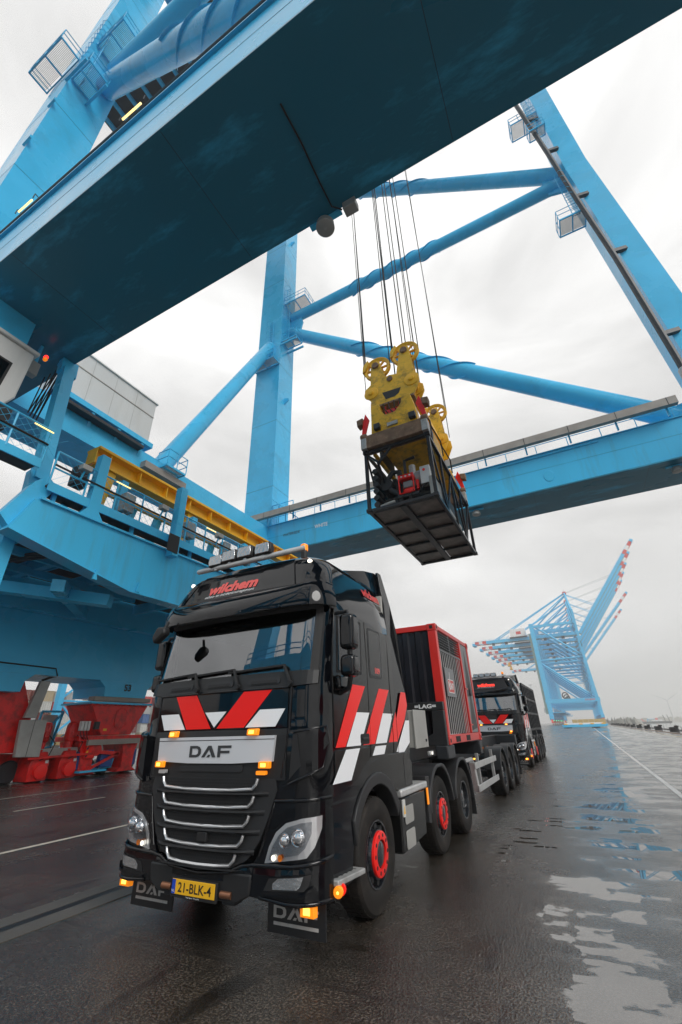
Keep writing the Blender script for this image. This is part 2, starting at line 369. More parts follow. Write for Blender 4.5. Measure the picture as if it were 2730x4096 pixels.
# ------------------------------------------------------------------ wet ground
def ground_material():
    m = bpy.data.materials.new('wet_asphalt'); m.use_nodes = True; t = m.node_tree; b = t.nodes['Principled BSDF']; L = t.links.new
    def nn(tp, **kw):
        n = t.nodes.new(tp)
        for k, v in kw.items(): setattr(n, k, v)
        return n
    geo = nn('ShaderNodeNewGeometry'); pos = geo.outputs['Position']
    def noise(scale, detail=4, rough=0.5, vec=pos, stretch=None):
        if stretch:
            mp = nn('ShaderNodeMapping'); mp.inputs['Scale'].default_value = stretch; L(vec, mp.inputs['Vector']); vec = mp.outputs[0]
        n = nn('ShaderNodeTexNoise'); n.inputs['Scale'].default_value = scale; n.inputs['Detail'].default_value = detail; n.inputs['Roughness'].default_value = rough
        L(vec, n.inputs['Vector']); return n.outputs['Fac']
    def rng(v, a, b_, c, d, smooth=False):
        n = nn('ShaderNodeMapRange'); n.interpolation_type = 'SMOOTHSTEP' if smooth else 'LINEAR'
        n.inputs['From Min'].default_value = a; n.inputs['From Max'].default_value = b_; n.inputs['To Min'].default_value = c; n.inputs['To Max'].default_value = d
        L(v, n.inputs['Value']); return n.outputs[0]
    def math_(op, a, b_=None):
        n = nn('ShaderNodeMath', operation=op)
        for i, x in enumerate((a, b_)):
            if x is None: continue
            if isinstance(x, (int, float)): n.inputs[i].default_value = x
            else: L(x, n.inputs[i])
        return n.outputs[0]
    sep = nn('ShaderNodeSeparateXYZ'); L(pos, sep.inputs[0])
    # hollows with straight-ish edges where the surface was laid in strips: low ground on the water side
    wob = nn('ShaderNodeTexNoise'); wob.inputs['Scale'].default_value = 5.0; wob.inputs['Detail'].default_value = 3; L(pos, wob.inputs['Vector'])
    wv = nn('ShaderNodeVectorMath', operation='SUBTRACT'); L(wob.outputs['Color'], wv.inputs[0]); wv.inputs[1].default_value = (.5, .5, .5)
    wsc = nn('ShaderNodeVectorMath', operation='MULTIPLY'); L(wv.outputs[0], wsc.inputs[0]); wsc.inputs[1].default_value = (0.22, 0.12, 0)
    wad = nn('ShaderNodeVectorMath', operation='ADD'); L(pos, wad.inputs[0]); L(wsc.outputs[0], wad.inputs[1])
    snp = nn('ShaderNodeVectorMath', operation='SNAP'); L(wad.outputs[0], snp.inputs[0]); snp.inputs[1].default_value = (0.30, 0.13, 1.0)
    hlf = nn('ShaderNodeMix', data_type='VECTOR'); hlf.inputs['Factor'].default_value = 0.50; L(wad.outputs[0], hlf.inputs['A']); L(snp.outputs[0], hlf.inputs['B'])
    n1 = noise(1.25, 4, 0.5, hlf.outputs['Result'], (0.85, 1.15, 1))
    big = noise(0.42, 3, 0.5, pos, (1, 0.8, 1))
    ymin = math_('MINIMUM', math_('MAXIMUM', sep.outputs['Y'], 0.0), 22.0)
    xs = math_('SUBTRACT', sep.outputs['X'], math_('MULTIPLY', ymin, 0.085))
    side = rng(xs, 1.2, 2.7, -0.30, 0.030, True)                          # the apron falls towards the water
    h = math_('ADD', math_('ADD', math_('MULTIPLY', n1, 0.80), math_('MULTIPLY', big, 0.45)), math_('ADD', side, math_('MULTIPLY', math_('SUBTRACT', noise(5.5, 3, 0.6, hlf.outputs['Result'], (0.7, 1.4, 1)), 0.5), 0.16)))
    # shallow oblong dents left by the laying machine
    sn2 = nn('ShaderNodeVectorMath', operation='SNAP'); L(wad.outputs[0], sn2.inputs[0]); sn2.inputs[1].default_value = (0.34, 0.10, 1.0)
    wn = nn('ShaderNodeTexWhiteNoise', noise_dimensions='2D'); L(sn2.outputs[0], wn.inputs['Vector'])
    dent = math_('MULTIPLY', math_('GREATER_THAN', wn.outputs['Value'], 0.962), rng(xs, 0.2, 1.6, 0, 1))
    pud = math_('MAXIMUM', rng(h, 0.680, 0.702, 0, 1, True), math_('MULTIPLY', dent, rng(noise(1.0, 2), 0.40, 0.46, 0, 1)))
    margin = rng(h, 0.56, 0.67, 0, 1, True)
    damp = rng(noise(0.45, 5, 0.6, pos, (1.5, 0.5, 1)), 0.38, 0.66, 0, 1)
    fine = noise(48.0, 2, 0.6); mid = noise(7.0, 4, 0.6); wide = noise(0.6, 5, 0.65)
    grit = rng(fine, 0.45, 0.60, 0, 1)
    base = nn('ShaderNodeMix', data_type='RGBA'); base.inputs['A'].default_value = (0.005, 0.0045, 0.004, 1); base.inputs['B'].default_value = (0.135, 0.110, 0.085, 1)
    L(math_('MULTIPLY', math_('ADD', math_('MULTIPLY', grit, 0.75), math_('MULTIPLY', rng(mid, 0.3, 0.7, 0, 1), 0.25)), rng(wide, 0.30, 0.68, 0.30, 1.0)), base.inputs['Factor'])
    stn = nn('ShaderNodeMix', data_type='RGBA'); L(base.outputs['Result'], stn.inputs['A']); stn.inputs['B'].default_value = (0.005, 0.0045, 0.004, 1)
    L(math_('MULTIPLY', rng(noise(1.15, 5, 0.6, pos, (1.9, 0.55, 1)), 0.56, 0.66, 0, 1, True), 0.85), stn.inputs['Factor'])
    # expansion joints across the apron
    jy = nn('ShaderNodeMath', operation='PINGPONG'); L(sep.outputs['Y'], jy.inputs[0]); jy.inputs[1].default_value = 5.1
    jn = rng(jy.outputs[0], 0.0, 0.035, 1, 0)
    jm = nn('ShaderNodeMix', data_type='RGBA'); L(stn.outputs['Result'], jm.inputs['A']); jm.inputs['B'].default_value = (0.010, 0.009, 0.009, 1); L(math_('MULTIPLY', jn, 0.7), jm.inputs['Factor'])
    L(jm.outputs['Result'], b.inputs['Base Color'])
    ro = nn('ShaderNodeMix', data_type='FLOAT')
    L(pud, ro.inputs['Factor']); ro.inputs['B'].default_value = 0.012
    L(math_('SUBTRACT', math_('ADD', 0.22, math_('MULTIPLY', mid, 0.12)), math_('ADD', math_('MULTIPLY', damp, 0.09), math_('MULTIPLY', margin, 0.09))), ro.inputs['A'])
    L(ro.outputs['Result'], b.inputs['Roughness'])
    b.inputs['Specular IOR Level'].default_value = 0.5
    L(rng(pud, 0, 1, 2.05, 3.2), b.inputs['IOR'])
    hgt = math_('ADD', math_('MULTIPLY', fine, 0.8), math_('MULTIPLY', mid, 0.5))
    bmp = nn('ShaderNodeBump'); bmp.inputs['Distance'].default_value = 0.015
    L(math_('MULTIPLY', rng(pud, 0, 1, 0.95, 0.0), rng(margin, 0, 1, 1.0, 0.55)), bmp.inputs['Strength']); L(hgt, bmp.inputs['Height']); L(bmp.outputs[0], b.inputs['Normal'])
    M['ground'] = m
ground_material()
def sheet(name, x0, x1, y0, y1, z, m, label=None):
    o = B().add([(x0,y0,z),(x1,y0,z),(x1,y1,z),(x0,y1,z)], [(0,1,2,3)]).build(name, m, flip=False)
    structure(o); return o
EDGE = 17.0
sheet('quay_apron', -900, EDGE, -160, 3200, 0.0, 'ground')
# water
def water_material():
    mat('water', (0.16, 0.17, 0.155), 0.10, spec=0.5)
    t = M['water'].node_tree; b = t.nodes['Principled BSDF']
    g = t.nodes.new('ShaderNodeNewGeometry'); n = t.nodes.new('ShaderNodeTexNoise'); n.inputs['Scale'].default_value = 0.5; n.inputs['Detail'].default_value = 5
    bp = t.nodes.new('ShaderNodeBump'); bp.inputs['Strength'].default_value = 0.6; bp.inputs['Distance'].default_value = 0.2
    t.links.new(g.outputs['Position'], n.inputs['Vector']); t.links.new(n.outputs['Fac'], bp.inputs['Height']); t.links.new(bp.outputs[0], b.inputs['Normal'])
water_material()
sheet('harbour_water', EDGE, 2600, -160, 3200, -3.2, 'water')
qw = structure(B().box(EDGE-0.6, EDGE, -160, 3200, -3.6, -0.004).build('quay_wall', 'concrete'))
kb = structure(B().box(13.55, 13.72, -60, 900, 0.0, 0.035).box(13.95, 14.12, -60, 900, 0.0, 0.035).build('rail_kerb', 'rust'))
structure(B().box(13.78, 13.86, -60, 900, 0.004, 0.06).build('waterside_rail', 'dark_steel'))
structure(B().box(EDGE-0.35, EDGE-0.01, -60, 900, 0.0, 0.16).build('quay_edge_kerb', 'concrete', bevel=0.02))
# painted lines
mat('paint', (0.52, 0.47, 0.40), 0.45, var=0.25, vscale=5, stain=(0.05, 0.045, 0.04), stain_amt=0.9, sscale=4)
mat('paint_white', (0.55, 0.54, 0.52), 0.45, var=0.2, vscale=5, stain=(0.06, 0.055, 0.05), stain_amt=0.9, sscale=3)
mat('paint_yellow', (0.45, 0.33, 0.12), 0.5, var=0.3, vscale=3)
def line(x, w, y0, y1, m, name='lane_line'):
    sheet(name, x-w/2, x+w/2, y0, y1, 0.004, m)
line(-5.78, 0.13, -40, 60, 'paint'); line(-13.9, 0.10, -40, 90, 'paint'); line(5.22, 0.13, 6.5, 500, 'paint_white'); line(12.1, 0.12, 12, 500, 'paint_yellow')
line(-10.6, 0.10, 4.2, 6.9, 'paint'); line(-10.6, 0.10, 10.2, 13.0, 'paint'); line(9.0, 0.12, 70, 400, 'paint_white')
# the slot rail left of the truck, between two concrete strips
for a, b_ in ((-2.52, -2.265), (-2.135, -1.87)):
    structure(B().box(a, b_, -40, 70, -0.05, 0.006).build('slot_strip', 'concrete'))
structure(B().box(-2.263, -2.137, -40, 70, -0.10, 0.0035).build('slot_rail', 'rubber_wet'))
# landside crane rails
for x in (-19.75, -19.55):
    structure(B().box(x-0.03, x+0.03, -60, 500, 0.0, 0.03).build('landside_rail', 'dark_steel'))
# far shore
def ridge(name, x0, x1, y, h, seed, depth=120):
    rnd = random.Random(seed); n = 60; rows = [[], [], []]
    for i in range(n+1):
        x = x0+(x1-x0)*i/n; k = h*(0.45+0.55*rnd.random())*min(1, 6*i/n, 6*(n-i)/n)
        rows[0].append((x, y-depth/2, -3.3)); rows[1].append((x, y, max(k, 0.1)-2.5)); rows[2].append((x, y+depth/2, -3.3))
    return structure(B().grid(rows).build(name, 'land', smooth=60))
ridge('far_shore', 60, 2400, 2300, 22, 3)
ridge('breakwater', 28, 420, 1250, 11, 5, 60)
ridge('quay_head', 17.5, 60, 620, 9, 8, 40)

# bollards with their black rubber guards, on the strip beyond the rail
bol = thing('mooring_bollard', 'nearest black mooring bollard on the quay edge strip', 'bollard', (15.25, 85.5, 0), group='mooring bollards along the quay edge')
B().prism([(-.75,0),(.75,0),(.95,.62),(.62,.50),(-.62,.50),(-.95,.62)], 'yz', -.35, .35).build('guard', 'rubber', bol, bevel=0.04)
B().lathe([(.30,0),(.24,.1),(.20,.55),(.34,.66),(.34,.78),(.12,.84)], (0.6,0,0), (0,0,1), 16).build('post', 'rubber', bol, smooth=40)
B().tube([(0.9,-1.9,0),(0.9,-1.9,.62),(0.9,-1.0,.62)], 0.03, 6).build('hoop', 'dark_steel', bol)
ords = ['second','third','fourth','fifth','sixth','seventh','eighth','ninth','tenth','eleventh','twelfth']
for k in range(11):
    dup(bol, (15.25+0.01*k, 85.5+18.2*(k+1), 0), '%s nearest black mooring bollard on the quay edge strip' % ords[k])

# pontoon with a dredging rig out on the water
bx = 98.0; by = 850.0
bg_ = thing('dredging_pontoon', 'low dredging pontoon with red and blue superstructure on the far water', 'boat', (bx, by, -3.2))
bg_.scale = (1.45,1.45,1.3)
B().prism([(-11,0),(13,0),(13.5,2.0),(-12,2.0)], 'xz', -5, 5).build('hull', 'dark_steel', bg_)
B().box(-3,6,-3,3,2.0,3.6).build('deckhouse', 'far_white', bg_, bevel=0.1)
B().box(0,2.2,-2,2,3.6,5.6).build('wheelhouse', 'far_red', bg_, bevel=0.1)
B().beam((-7,0,2),(-7,0,5.2),.5,.5).beam((-7,0,4.6),(3,0,4.6),.4,.4).beam((-4,0,2),(-7,0,4.8),.3,.3).build('gantry', 'blue_far', bg_)
for x in (8.6, 12.2):
    B().cyl((x,0,1.5),(x-1.0,0,8.6),.35,.3,8).build('spud_pole', 'dark_steel', bg_)
B().beam((-9,0,2),(-12.5,0,5.0),.5,.6).beam((-11,0,2),(-12.5,0,5.0),.4,.4).build('cutter_ladder', 'far_red', bg_)

# wind turbines
def turbine(loc, h, rot, label, nm='wind_turbine'):
    t = thing(nm, label, 'wind turbine', loc, group='wind turbines beyond the harbour')
    B().cyl((0,0,0),(0,0,h),h*.026,h*.014,14).build('tower', 'turbine', t, smooth=40)
    B().box(-h*.02,h*.02,-h*.03,h*.07,h*.995,h*1.035).build('nacelle', 'turbine', t, bevel=h*.008)
    B().lathe([(h*.012,0),(h*.016,h*.012),(0.001,h*.03)], (0,-h*.028,h*1.015), (0,-1,0), 12).build('hub', 'turbine', t, smooth=50)
    for k in range(3):
        a = rot+k*2*math.pi/3; d = Vector((math.sin(a),0,math.cos(a))); p = Vector((0,-h*.04,h*1.015)); s = Vector((math.cos(a),0,-math.sin(a)))
        q = [p-s*h*.008, p+s*h*.012, p+d*h*.16+s*h*.034, p+d*h*.75+s*h*.006, p+d*h*.75, p+d*h*.16-s*h*.006]
        B().add([(*v,) for v in q]+[(v.x,v.y+h*.008,v.z) for v in q], [(5,4,3,2,1,0),(6,7,8,9,10,11)]+[(i,(i+1)%6,6+(i+1)%6,6+i) for i in range(6)]).build('blade', 'turbine', t)
    return t
turbine((141.5, 1000, -2), 33.5, R(-62), 'largest pale wind turbine standing behind the dredging pontoon')
turbine((92, 1900, 0), 26, R(20), 'small pale wind turbine faint on the horizon left of the pontoon')
# ------------------------------------------------------------------ ship-to-shore cranes
FR = 25.3           # distance between the two leg frames of a crane
def tube_brace(p0, p1, r, strakes=False, n=20):
    mb = B().cyl(p0, p1, r, n=n)
    return mb
def strake(p0, p1, r, t0, t1, turns, fin=0.15):
    """three helical fins wound round part of a brace"""
    p0 = Vector(p0); p1 = Vector(p1); d = (p1-p0).normalized(); u = Vector((0,1,0)) if abs(d.y) < .9 else Vector((0,0,1))
    s = d.cross(u).normalized(); u = s.cross(d); out = []
    for k in range(3):
        mb = B(); rows = [[], [], [], []]
        for i in range(49):
            t = t0+(t1-t0)*i/48; a = 2*math.pi*(turns*i/48+k/3); c = p0+(p1-p0)*t; e = s*math.cos(a)+u*math.sin(a)
            w = d*0.02
            rows[0].append(c+e*(r-.01)-w); rows[1].append(c+e*(r+fin)-w); rows[2].append(c+e*(r+fin)+w); rows[3].append(c+e*(r-.01)+w)
        mb.grid(rows); out.append(mb)
    return out
def railing(mb, pts, h=1.1, step=1.6, r=0.022, mid=True):
    for a, b in zip(pts[:-1], pts[1:]):
        a = Vector(a); b = Vector(b); L = (b-a).length; n = max(1, round(L/step))
        for z in ((h, h*.5) if mid else (h,)):
            mb.tube([a+Vector((0,0,z)), b+Vector((0,0,z))], r, 5)
        for i in range(n+1):
            p = a+(b-a)*i/n; mb.tube([p, p+Vector((0,0,h))], r, 5)
    return mb
def waterside_poly(zt):
    return [(14.9,3.6),(16.9,3.6),(16.8,16),(16.62,20),(15.45,47.2),(15.6,zt),(14.0,zt),(13.75,47.2),(14.85,20),(14.95,16)]
def crane_frame(t, m='blue', near=False):
    """the parts all cranes share; local origin at the near face of the near frame, x as in the world"""
    seg = 20 if near else 10
    for f in (0, 1):
        y = f*FR
        B().box(-20.85,-17.65, y+.03, y+2.7, 3.6, 78).build('landside_leg', m, t)
        B().prism(waterside_poly(86), 'xz', y+.03, y+2.7).build('waterside_leg', m, t)
        if not near:
            B().box(-21.3, 17.3, y, y+3.72, 15.5, 18.2).build('portal_beam', m, t)
        yb = y+1.9
        for p0, p1, r in (((-17.4,yb,47.8),(13.9,yb,48.2),.62), ((-17.4,yb,76.0),(13.9,yb,49.4),.72), ((-17.4,yb,45.2),(14.6,yb,18.4),.72)):
            br = tube_brace(p0, p1, r, n=seg).build('brace', m, t, smooth=40)
            if near:
                for mb in strake(p0, p1, r, .26, .60, 1.6): mb.build('strake', m, br, smooth=40)
        # top cross beam of the frame
        B().box(-20.6, 15.3, y+.5, y+2.2, 74.5, 76.5).build('top_beam', m, t)
    # beams that join the two frames
    B().box(-20.6,-17.9, 3.72 if not near else 3.73, FR, 16.55, 18.15).build('tie_beam', m, t)
    B().box(14.9,16.7, 2.72, FR, 15.7, 17.6).build('tie_beam', m, t)
    B().box(14.2,15.3, 2.72, FR, 76.6, 78.2).build('tie_beam', m, t)
    B().box(-20.0,-18.6, 2.72, FR, 76.6, 78.2).build('tie_beam', m, t)
    tube_brace((-19.2,25.4,42.0),(-19.2,13.4,17.2),.66,n=seg).build('brace', m, t, smooth=40)
    if not near: tube_brace((15.6,25.4,44.0),(15.6,3.0,19.0),.5,n=seg).build('brace', m, t, smooth=40)
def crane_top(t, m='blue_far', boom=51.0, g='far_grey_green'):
    ym = FR/2+1.3
    for s in (-1, 1):
        y = ym+s*3.2
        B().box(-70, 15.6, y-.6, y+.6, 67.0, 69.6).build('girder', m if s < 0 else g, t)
        B().box(-69.9,-60, y-.62, y+.62, 67.2, 69.62).build('girder_end', 'far_red', t)
        B().box(-66.5,-63.4, y-.64, y+.64, 67.2, 69.64).build('white_band', 'far_white', t)
        # A-frame leg
        B().beam((14.6, y+s*8.5, 86),(12.9, ym+s*1.6, 103), 1.3, 1.3, (0,1,0)).build('apex_leg', m, t)
        B().beam((-17.6, y+s*6, 78),(12.6, ym+s*1.6, 101), .9, .9).build('back_leg', m, t)
        B().beam((12.6, ym+s*1.2, 103),(-52, y, 69.6), .55, .7).build('backstay', m, t)
    B().box(11.6,14.4, ym-2.2, ym+2.2, 102.4, 104.2).build('apex_head', 'far_red', t, bevel=.1)
    B().cyl((13,ym,104.2),(13,ym,107),.08,n=6).build('mast', 'dark_steel', t)
    for k, x in enumerate((-58,-46,-34,-8,4)):
        B().box(x-.5,x+.5, ym-2.6, ym+2.6, 67.4, 69.2).build('girder_tie', m, t)
    B().box(-72.5,-70, ym-4.2, ym+4.2, 66.0, 68.2).build('end_platform', m, t)
    mb = B(); railing(mb, [(-72.4,ym-4.1,68.2),(-60,ym-4.1,69.6),(-20,ym-4.1,69.6)], 1.1, 3.5, .05); mb.build('railing', m, t)
    # machinery house
    h = B().box(-38,-25.5, ym-5.5, ym+5.5, 70.2, 77.0).build('machinery_house', 'far_white', t, bevel=.15)
    B().box(-33,-29, ym-5.53, ym-5.51, 72.0, 74.5).build('house_stripe', 'far_red', h)
    B().box(-39,-24.5, ym-6, ym+6, 69.4, 70.15).build('house_floor', 'dark_steel', t)
    B().box(-15,-10.5, ym-2.5, ym+2.5, 70.5, 73.0).build('electrical_house', 'far_white', t, bevel=.1)
    # raised boom
    a = R(boom); d = Vector((math.cos(a),0,math.sin(a))); nrm = Vector((-math.sin(a),0,math.cos(a))); hinge = Vector((16.4, ym, 68.0)); LB = 92.0
    for s in (-1, 1):
        o = Vector((0, s*3.0, 0))
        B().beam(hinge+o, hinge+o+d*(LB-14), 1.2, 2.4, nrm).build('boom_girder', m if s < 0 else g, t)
        for k, c in enumerate(('far_red','far_white','far_red')):
            B().beam(hinge+o+d*(LB-14+k*4.2), hinge+o+d*(LB-14+(k+1)*4.2), 1.22, 2.4, nrm).build('boom_end_band', c, t)
        B().beam(hinge+o+d*(LB*.62)+nrm*1.0, Vector((13, ym+s*1.4, 103)), .28, .4).build('forestay', 'far_white', t)
        B().beam(hinge+o+d*(LB*.30)+nrm*1.0, Vector((13, ym+s*1.4, 102)), .28, .4).build('forestay', m, t)
    for k in range(7):
        q = hinge+d*(8+k*12.5); B().beam(q-Vector((0,2.5,0)), q+Vector((0,2.5,0)), 1.0, 1.5, nrm).build('boom_tie', g, t)
    B().beam(hinge+d*6-nrm*.2, hinge+d*(LB-8)-nrm*.2, 3.2, .3, nrm).build('boom_walkway', g, t)
    q = hinge+d*LB; B().beam(q-Vector((0,3.6,0)), q+Vector((0,3.6,0)), 2.2, 2.4, nrm).build('boom_head', m, t)
    mb = B(); railing(mb, [tuple(hinge+d*8+nrm*1.0+Vector((0,-3.7,0))), tuple(hinge+d*(LB-2)+nrm*1.0+Vector((0,-3.7,0)))], 1.0, 4, .05); mb.build('railing', m, t)
def far_bogies(t):
    for x, lab in ((-19.3,'l'),(15.9,'r')):
        B().box(x-1.2,x+1.2, -1.0, FR+3.6, 4.2, 6.6).build('sill_beam', 'blue_far', t)
        for y in (1.0, FR+1.6):
            B().prism([(y-1.5,4.2),(y+1.5,4.2),(y+3.6,2.2),(y+3.6,1.5),(y-3.6,1.5),(y-3.6,2.2)], 'yz', x-.8, x+.8).build('bogie', 'far_red', t)
            for k in range(4):
                B().cyl((x-.25,y-3+2*k,.62),(x+.25,y-3+2*k,.62),.6,n=12).build('bogie_wheel', 'dark_steel', t)
        B().box(x+(.9 if x < 0 else -1.2), x+(1.2 if x < 0 else -.9), .6, 1.0, 3.0, 3.4).build('signal_lamp', 'lamp_green', t)
def far_crane(y, boom, label):
    t = thing('ship_to_shore_crane', label, 'crane', (0, y, 0), group='blue ship-to-shore cranes down the quay')
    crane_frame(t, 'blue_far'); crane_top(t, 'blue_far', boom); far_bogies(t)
    # stair towers, lifts and cable runs that thicken the legs
    for y0 in (1.2, FR+1.2):
        st = B().box(-22.6,-21.0, y0-.8, y0+.8, 8, 70).build('lift_shaft', 'far_grey_green', t)
        mb = B()
        for k in range(15): mb.beam((13.6,y0-.9,18+4*k),(11.9,y0-.9,20+4*k),.5,.15).beam((11.9,y0-.9,20+4*k),(13.6,y0-.9,22+4*k),.5,.15)
        mb.build('zigzag_stair', 'dark_steel', t)
        for z in (22, 33, 44, 55, 66): B().box(11.4,13.9,y0-1.4,y0+.4,z,z+.25).build('stair_landing', 'blue_far', t)
    for k in range(9):
        B().beam((-50+7.2*k,FR/2+1.3-3.2,69.6),(-46.4+7.2*k,FR/2+1.3-3.2,72.2),.25,.25).build('walkway_strut', 'blue_far', t)
    for x in (-55,-44,-12,2): B().box(x,x+2.4,FR/2-3.6,FR/2-2.0,64.8,66.9).build('hoist_unit', 'dark_steel', t)
    # landside platform and cable reel
    B().box(-22.5,-10, 2, FR, 8.6, 9.1).build('lashing_platform', 'blue_far', t)
    mb = B(); railing(mb, [(-10,2,9.1),(-10,FR,9.1)], 1.2, 3, .05); mb.build('platform_railing', 'blue_far', t)
    B().box(-24,-17, 6, 14, 9.1, 12.5).build('electrical_house', 'far_white', t, bevel=.1)
    B().lathe([(1.7,-.4),(2.5,-.35),(2.5,.35),(1.7,.4)], (-6,1.0,20.6), (0,1,0), 20, close=True).build('cable_reel', 'dark_steel', t)
    B().beam((15.2,1.4,24),(15.0,.02,60), .5,.3).build('ladder_duct', 'dark_steel', t)
    return t
first = far_crane(398, 51, 'nearest of the distant cranes, boom raised, pale machinery house on its girder')
lettering('portal_lettering', 'KALMAR', 2, 'far_red', first, lambda u, v: (10.6+u, -.02, 17.0+v), weight=.03, height=1.3)
ordn = ['second','third','fourth','fifth']
for k, y in enumerate((431, 465, 497, 528)):
    dup(first, (0, y, 0), '%s of the row of distant cranes with parallel raised booms, counted from the nearest' % ordn[k], skip=('portal_lettering',))
c6 = far_crane(566, 46, 'sixth distant crane, its boom set lower than the parallel ones')
dup(c6, (0, 660, 0), 'farthest distant crane, its low boom ending below all the others')
for k, (x, z) in enumerate(((-52, 55), (-58, 58))):
    y = (466, 529)[k]
    sp = thing('yellow_spreader', ('left' if k else 'right')+' small yellow container spreader hanging under a distant crane back reach', 'spreader', (x, y+13, z-1))
    B().box(-1.6,1.6,-3,3,0,1.2).box(-.9,.9,-1.6,1.6,1.2,3.4).build('body', 'yellow', sp, bevel=.1)
    for s in (-1,1): B().cyl((s*.6,0,3.4),(s*.6,0,68-z),.06,n=5).build('hoist_rope', 'dark_steel', sp)
# low blue platform carriage standing before the cranes
pc = thing('platform_carriage', 'long low blue and yellow platform carriage on the apron before the distant cranes', 'carriage', (2.6, 168, 0))
B().prism([(-6,.25),(6.0,.25),(6.9,.6),(6.9,1.0),(-6.2,1.0)], 'xz', -3, 3).build('deck_frame', 'blue_far', pc, bevel=.04)
B().box(-5.2,5.6,-2.8,2.8,1.0,1.45).build('hatch_plate', 'far_white', pc, bevel=.05)
for x in (-5.0,-.6,2.6,5.7): B().box(x-.5,x+.5,-3.02,-2.2,1.0,1.3).build('stop_block', 'yellow', pc)
for x in (-4.6,3.4): B().box(x-1.1,x+1.1,-2.6,2.6,0,.25).build('skid', 'dark_steel', pc)
wl = thing('barrier_wall', 'low yellowish block wall behind the blue platform carriage', 'wall', (2, 330, 0))
for k in range(6):
    B().box(-6+k*3.1,-3+k*3.1,-.5,.5,0,3.2).build('block', 'paint_yellow', wl, bevel=.06)
# ------------------------------------------------------------------ the crane standing over the truck
C53 = thing('ship_to_shore_crane', 'huge light blue crane whose portal beams and legs tower over the black truck', 'crane', (0, -1.3, 0))
crane_frame(C53, 'blue', near=True)
YO = 1.3
def wy(y): return y+YO
# portal beams, with their flanges, weld seams and bottom plates
def portal(y, near):
    b = B().box(-21.3, 17.6, y, y+3.72, 15.53, 18.2).build('portal_beam', 'blue_streak' if not near else 'blue', C53)
    B().box(-21.32, 17.62, y-.05, y+3.77, 15.44, 15.527).build('bottom_plate', 'blue_grime_shade', b)  # underside shade is put into this plate's colour, along with its stains
    B().box(-21.33, 17.63, y-.10, y+3.82, 18.203, 18.26).build('top_flange', 'blue', b)
    B().box(-21.25, 17.55, y-.006, y-.002, 17.02, 17.04).build('weld_seam', 'blue_grime_shade', b)
    for x in (-15.8, -9.2, -2.6, 4.0, 10.6):
        B().box(x-.006, x+.006, y-.004, y+3.7, 15.437, 15.4395).build('plate_joint', 'dark_steel', b)
    return b
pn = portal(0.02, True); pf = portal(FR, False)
# cable tray and handrail along the far beam
tr = B().box(-21.7, 13.0, FR-.95, FR-.60, 18.70, 19.24).build('cable_tray', 'tray', C53)
for k in range(13):
    x = -20.5+2.75*k
    B().beam((x,FR-.3,18.26),(x,FR-.3,18.85),.10,.14).beam((x,FR-.3,18.85),(x,FR-.7,19.0),.10,.12).build('tray_bracket', 'blue', C53)
    B().box(x-.02,x+.02, FR-.956, FR-.952, 18.69,19.25).build('tray_joint', 'dark_steel', tr)
mb = B(); railing(mb, [(-21,FR+.05,18.26),(16.8,FR+.05,18.26)], .75, 2.0, .03, mid=False); mb.build('railing', 'blue', C53)
# handrail and tube lamps on the near beam
mb = B(); railing(mb, [(-21,.10,18.26),(17,.10,18.26)], 1.05, 2.4, .032); mb.build('railing', 'blue', C53)
B().tube([(-21,.02,19.0),(17,.02,19.0)], .05, 6).build('cable_run', 'dark_steel', C53)
for x in (-10.8,-5.1,0.6,6.3):
    l = B().cyl((x,-.06,19.2),(x+.85,-.06,19.2),.03,n=8).build('tube_lamp', 'lamp_tube', C53)
    B().tube([(x-.08,.1,19.31),(x-.08,-.1,19.36),(x-.08,-.1,19.1)], .02, 5).tube([(x+1.03,.1,19.31),(x+1.03,-.1,19.36),(x+1.03,-.1,19.1)], .02, 5).build('lamp_holder', 'dark_steel', l)
# floodlights under the beams
def flood(x, y, z):
    f = B().lathe([(.10,.34),(.20,.30),(.27,.18),(.28,0),(.25,-.02)], (x,y,z), (0,0,1), 18).build('floodlight', 'galv', C53, smooth=40)
    B().lathe([(.245,0),(.001,-.01)], (x,y,z-.012), (0,0,1), 18).build('lens', 'alu_dirty', f)
    B().box(x-.5,x+.55,y-.08,y+.08,z+.34,z+.42).build('bracket', 'blue', f)
flood(.08, wy(2.55), 15.02); flood(.08, wy(24.5), 15.02); flood(12.0, wy(24.8), 15.02)
B().box(.75,1.15,wy(2.35),wy(2.65),15.1,15.4).build('junction_box', 'galv', C53, bevel=.02)
B().tube([(.42,wy(-.3),15.42),(.46,wy(.6),15.40),(.43,wy(1.6),15.41),(.44,wy(2.3),15.40),(.7,wy(2.45),15.25)], .025, 6).build('loose_cable', 'rubber', C53)
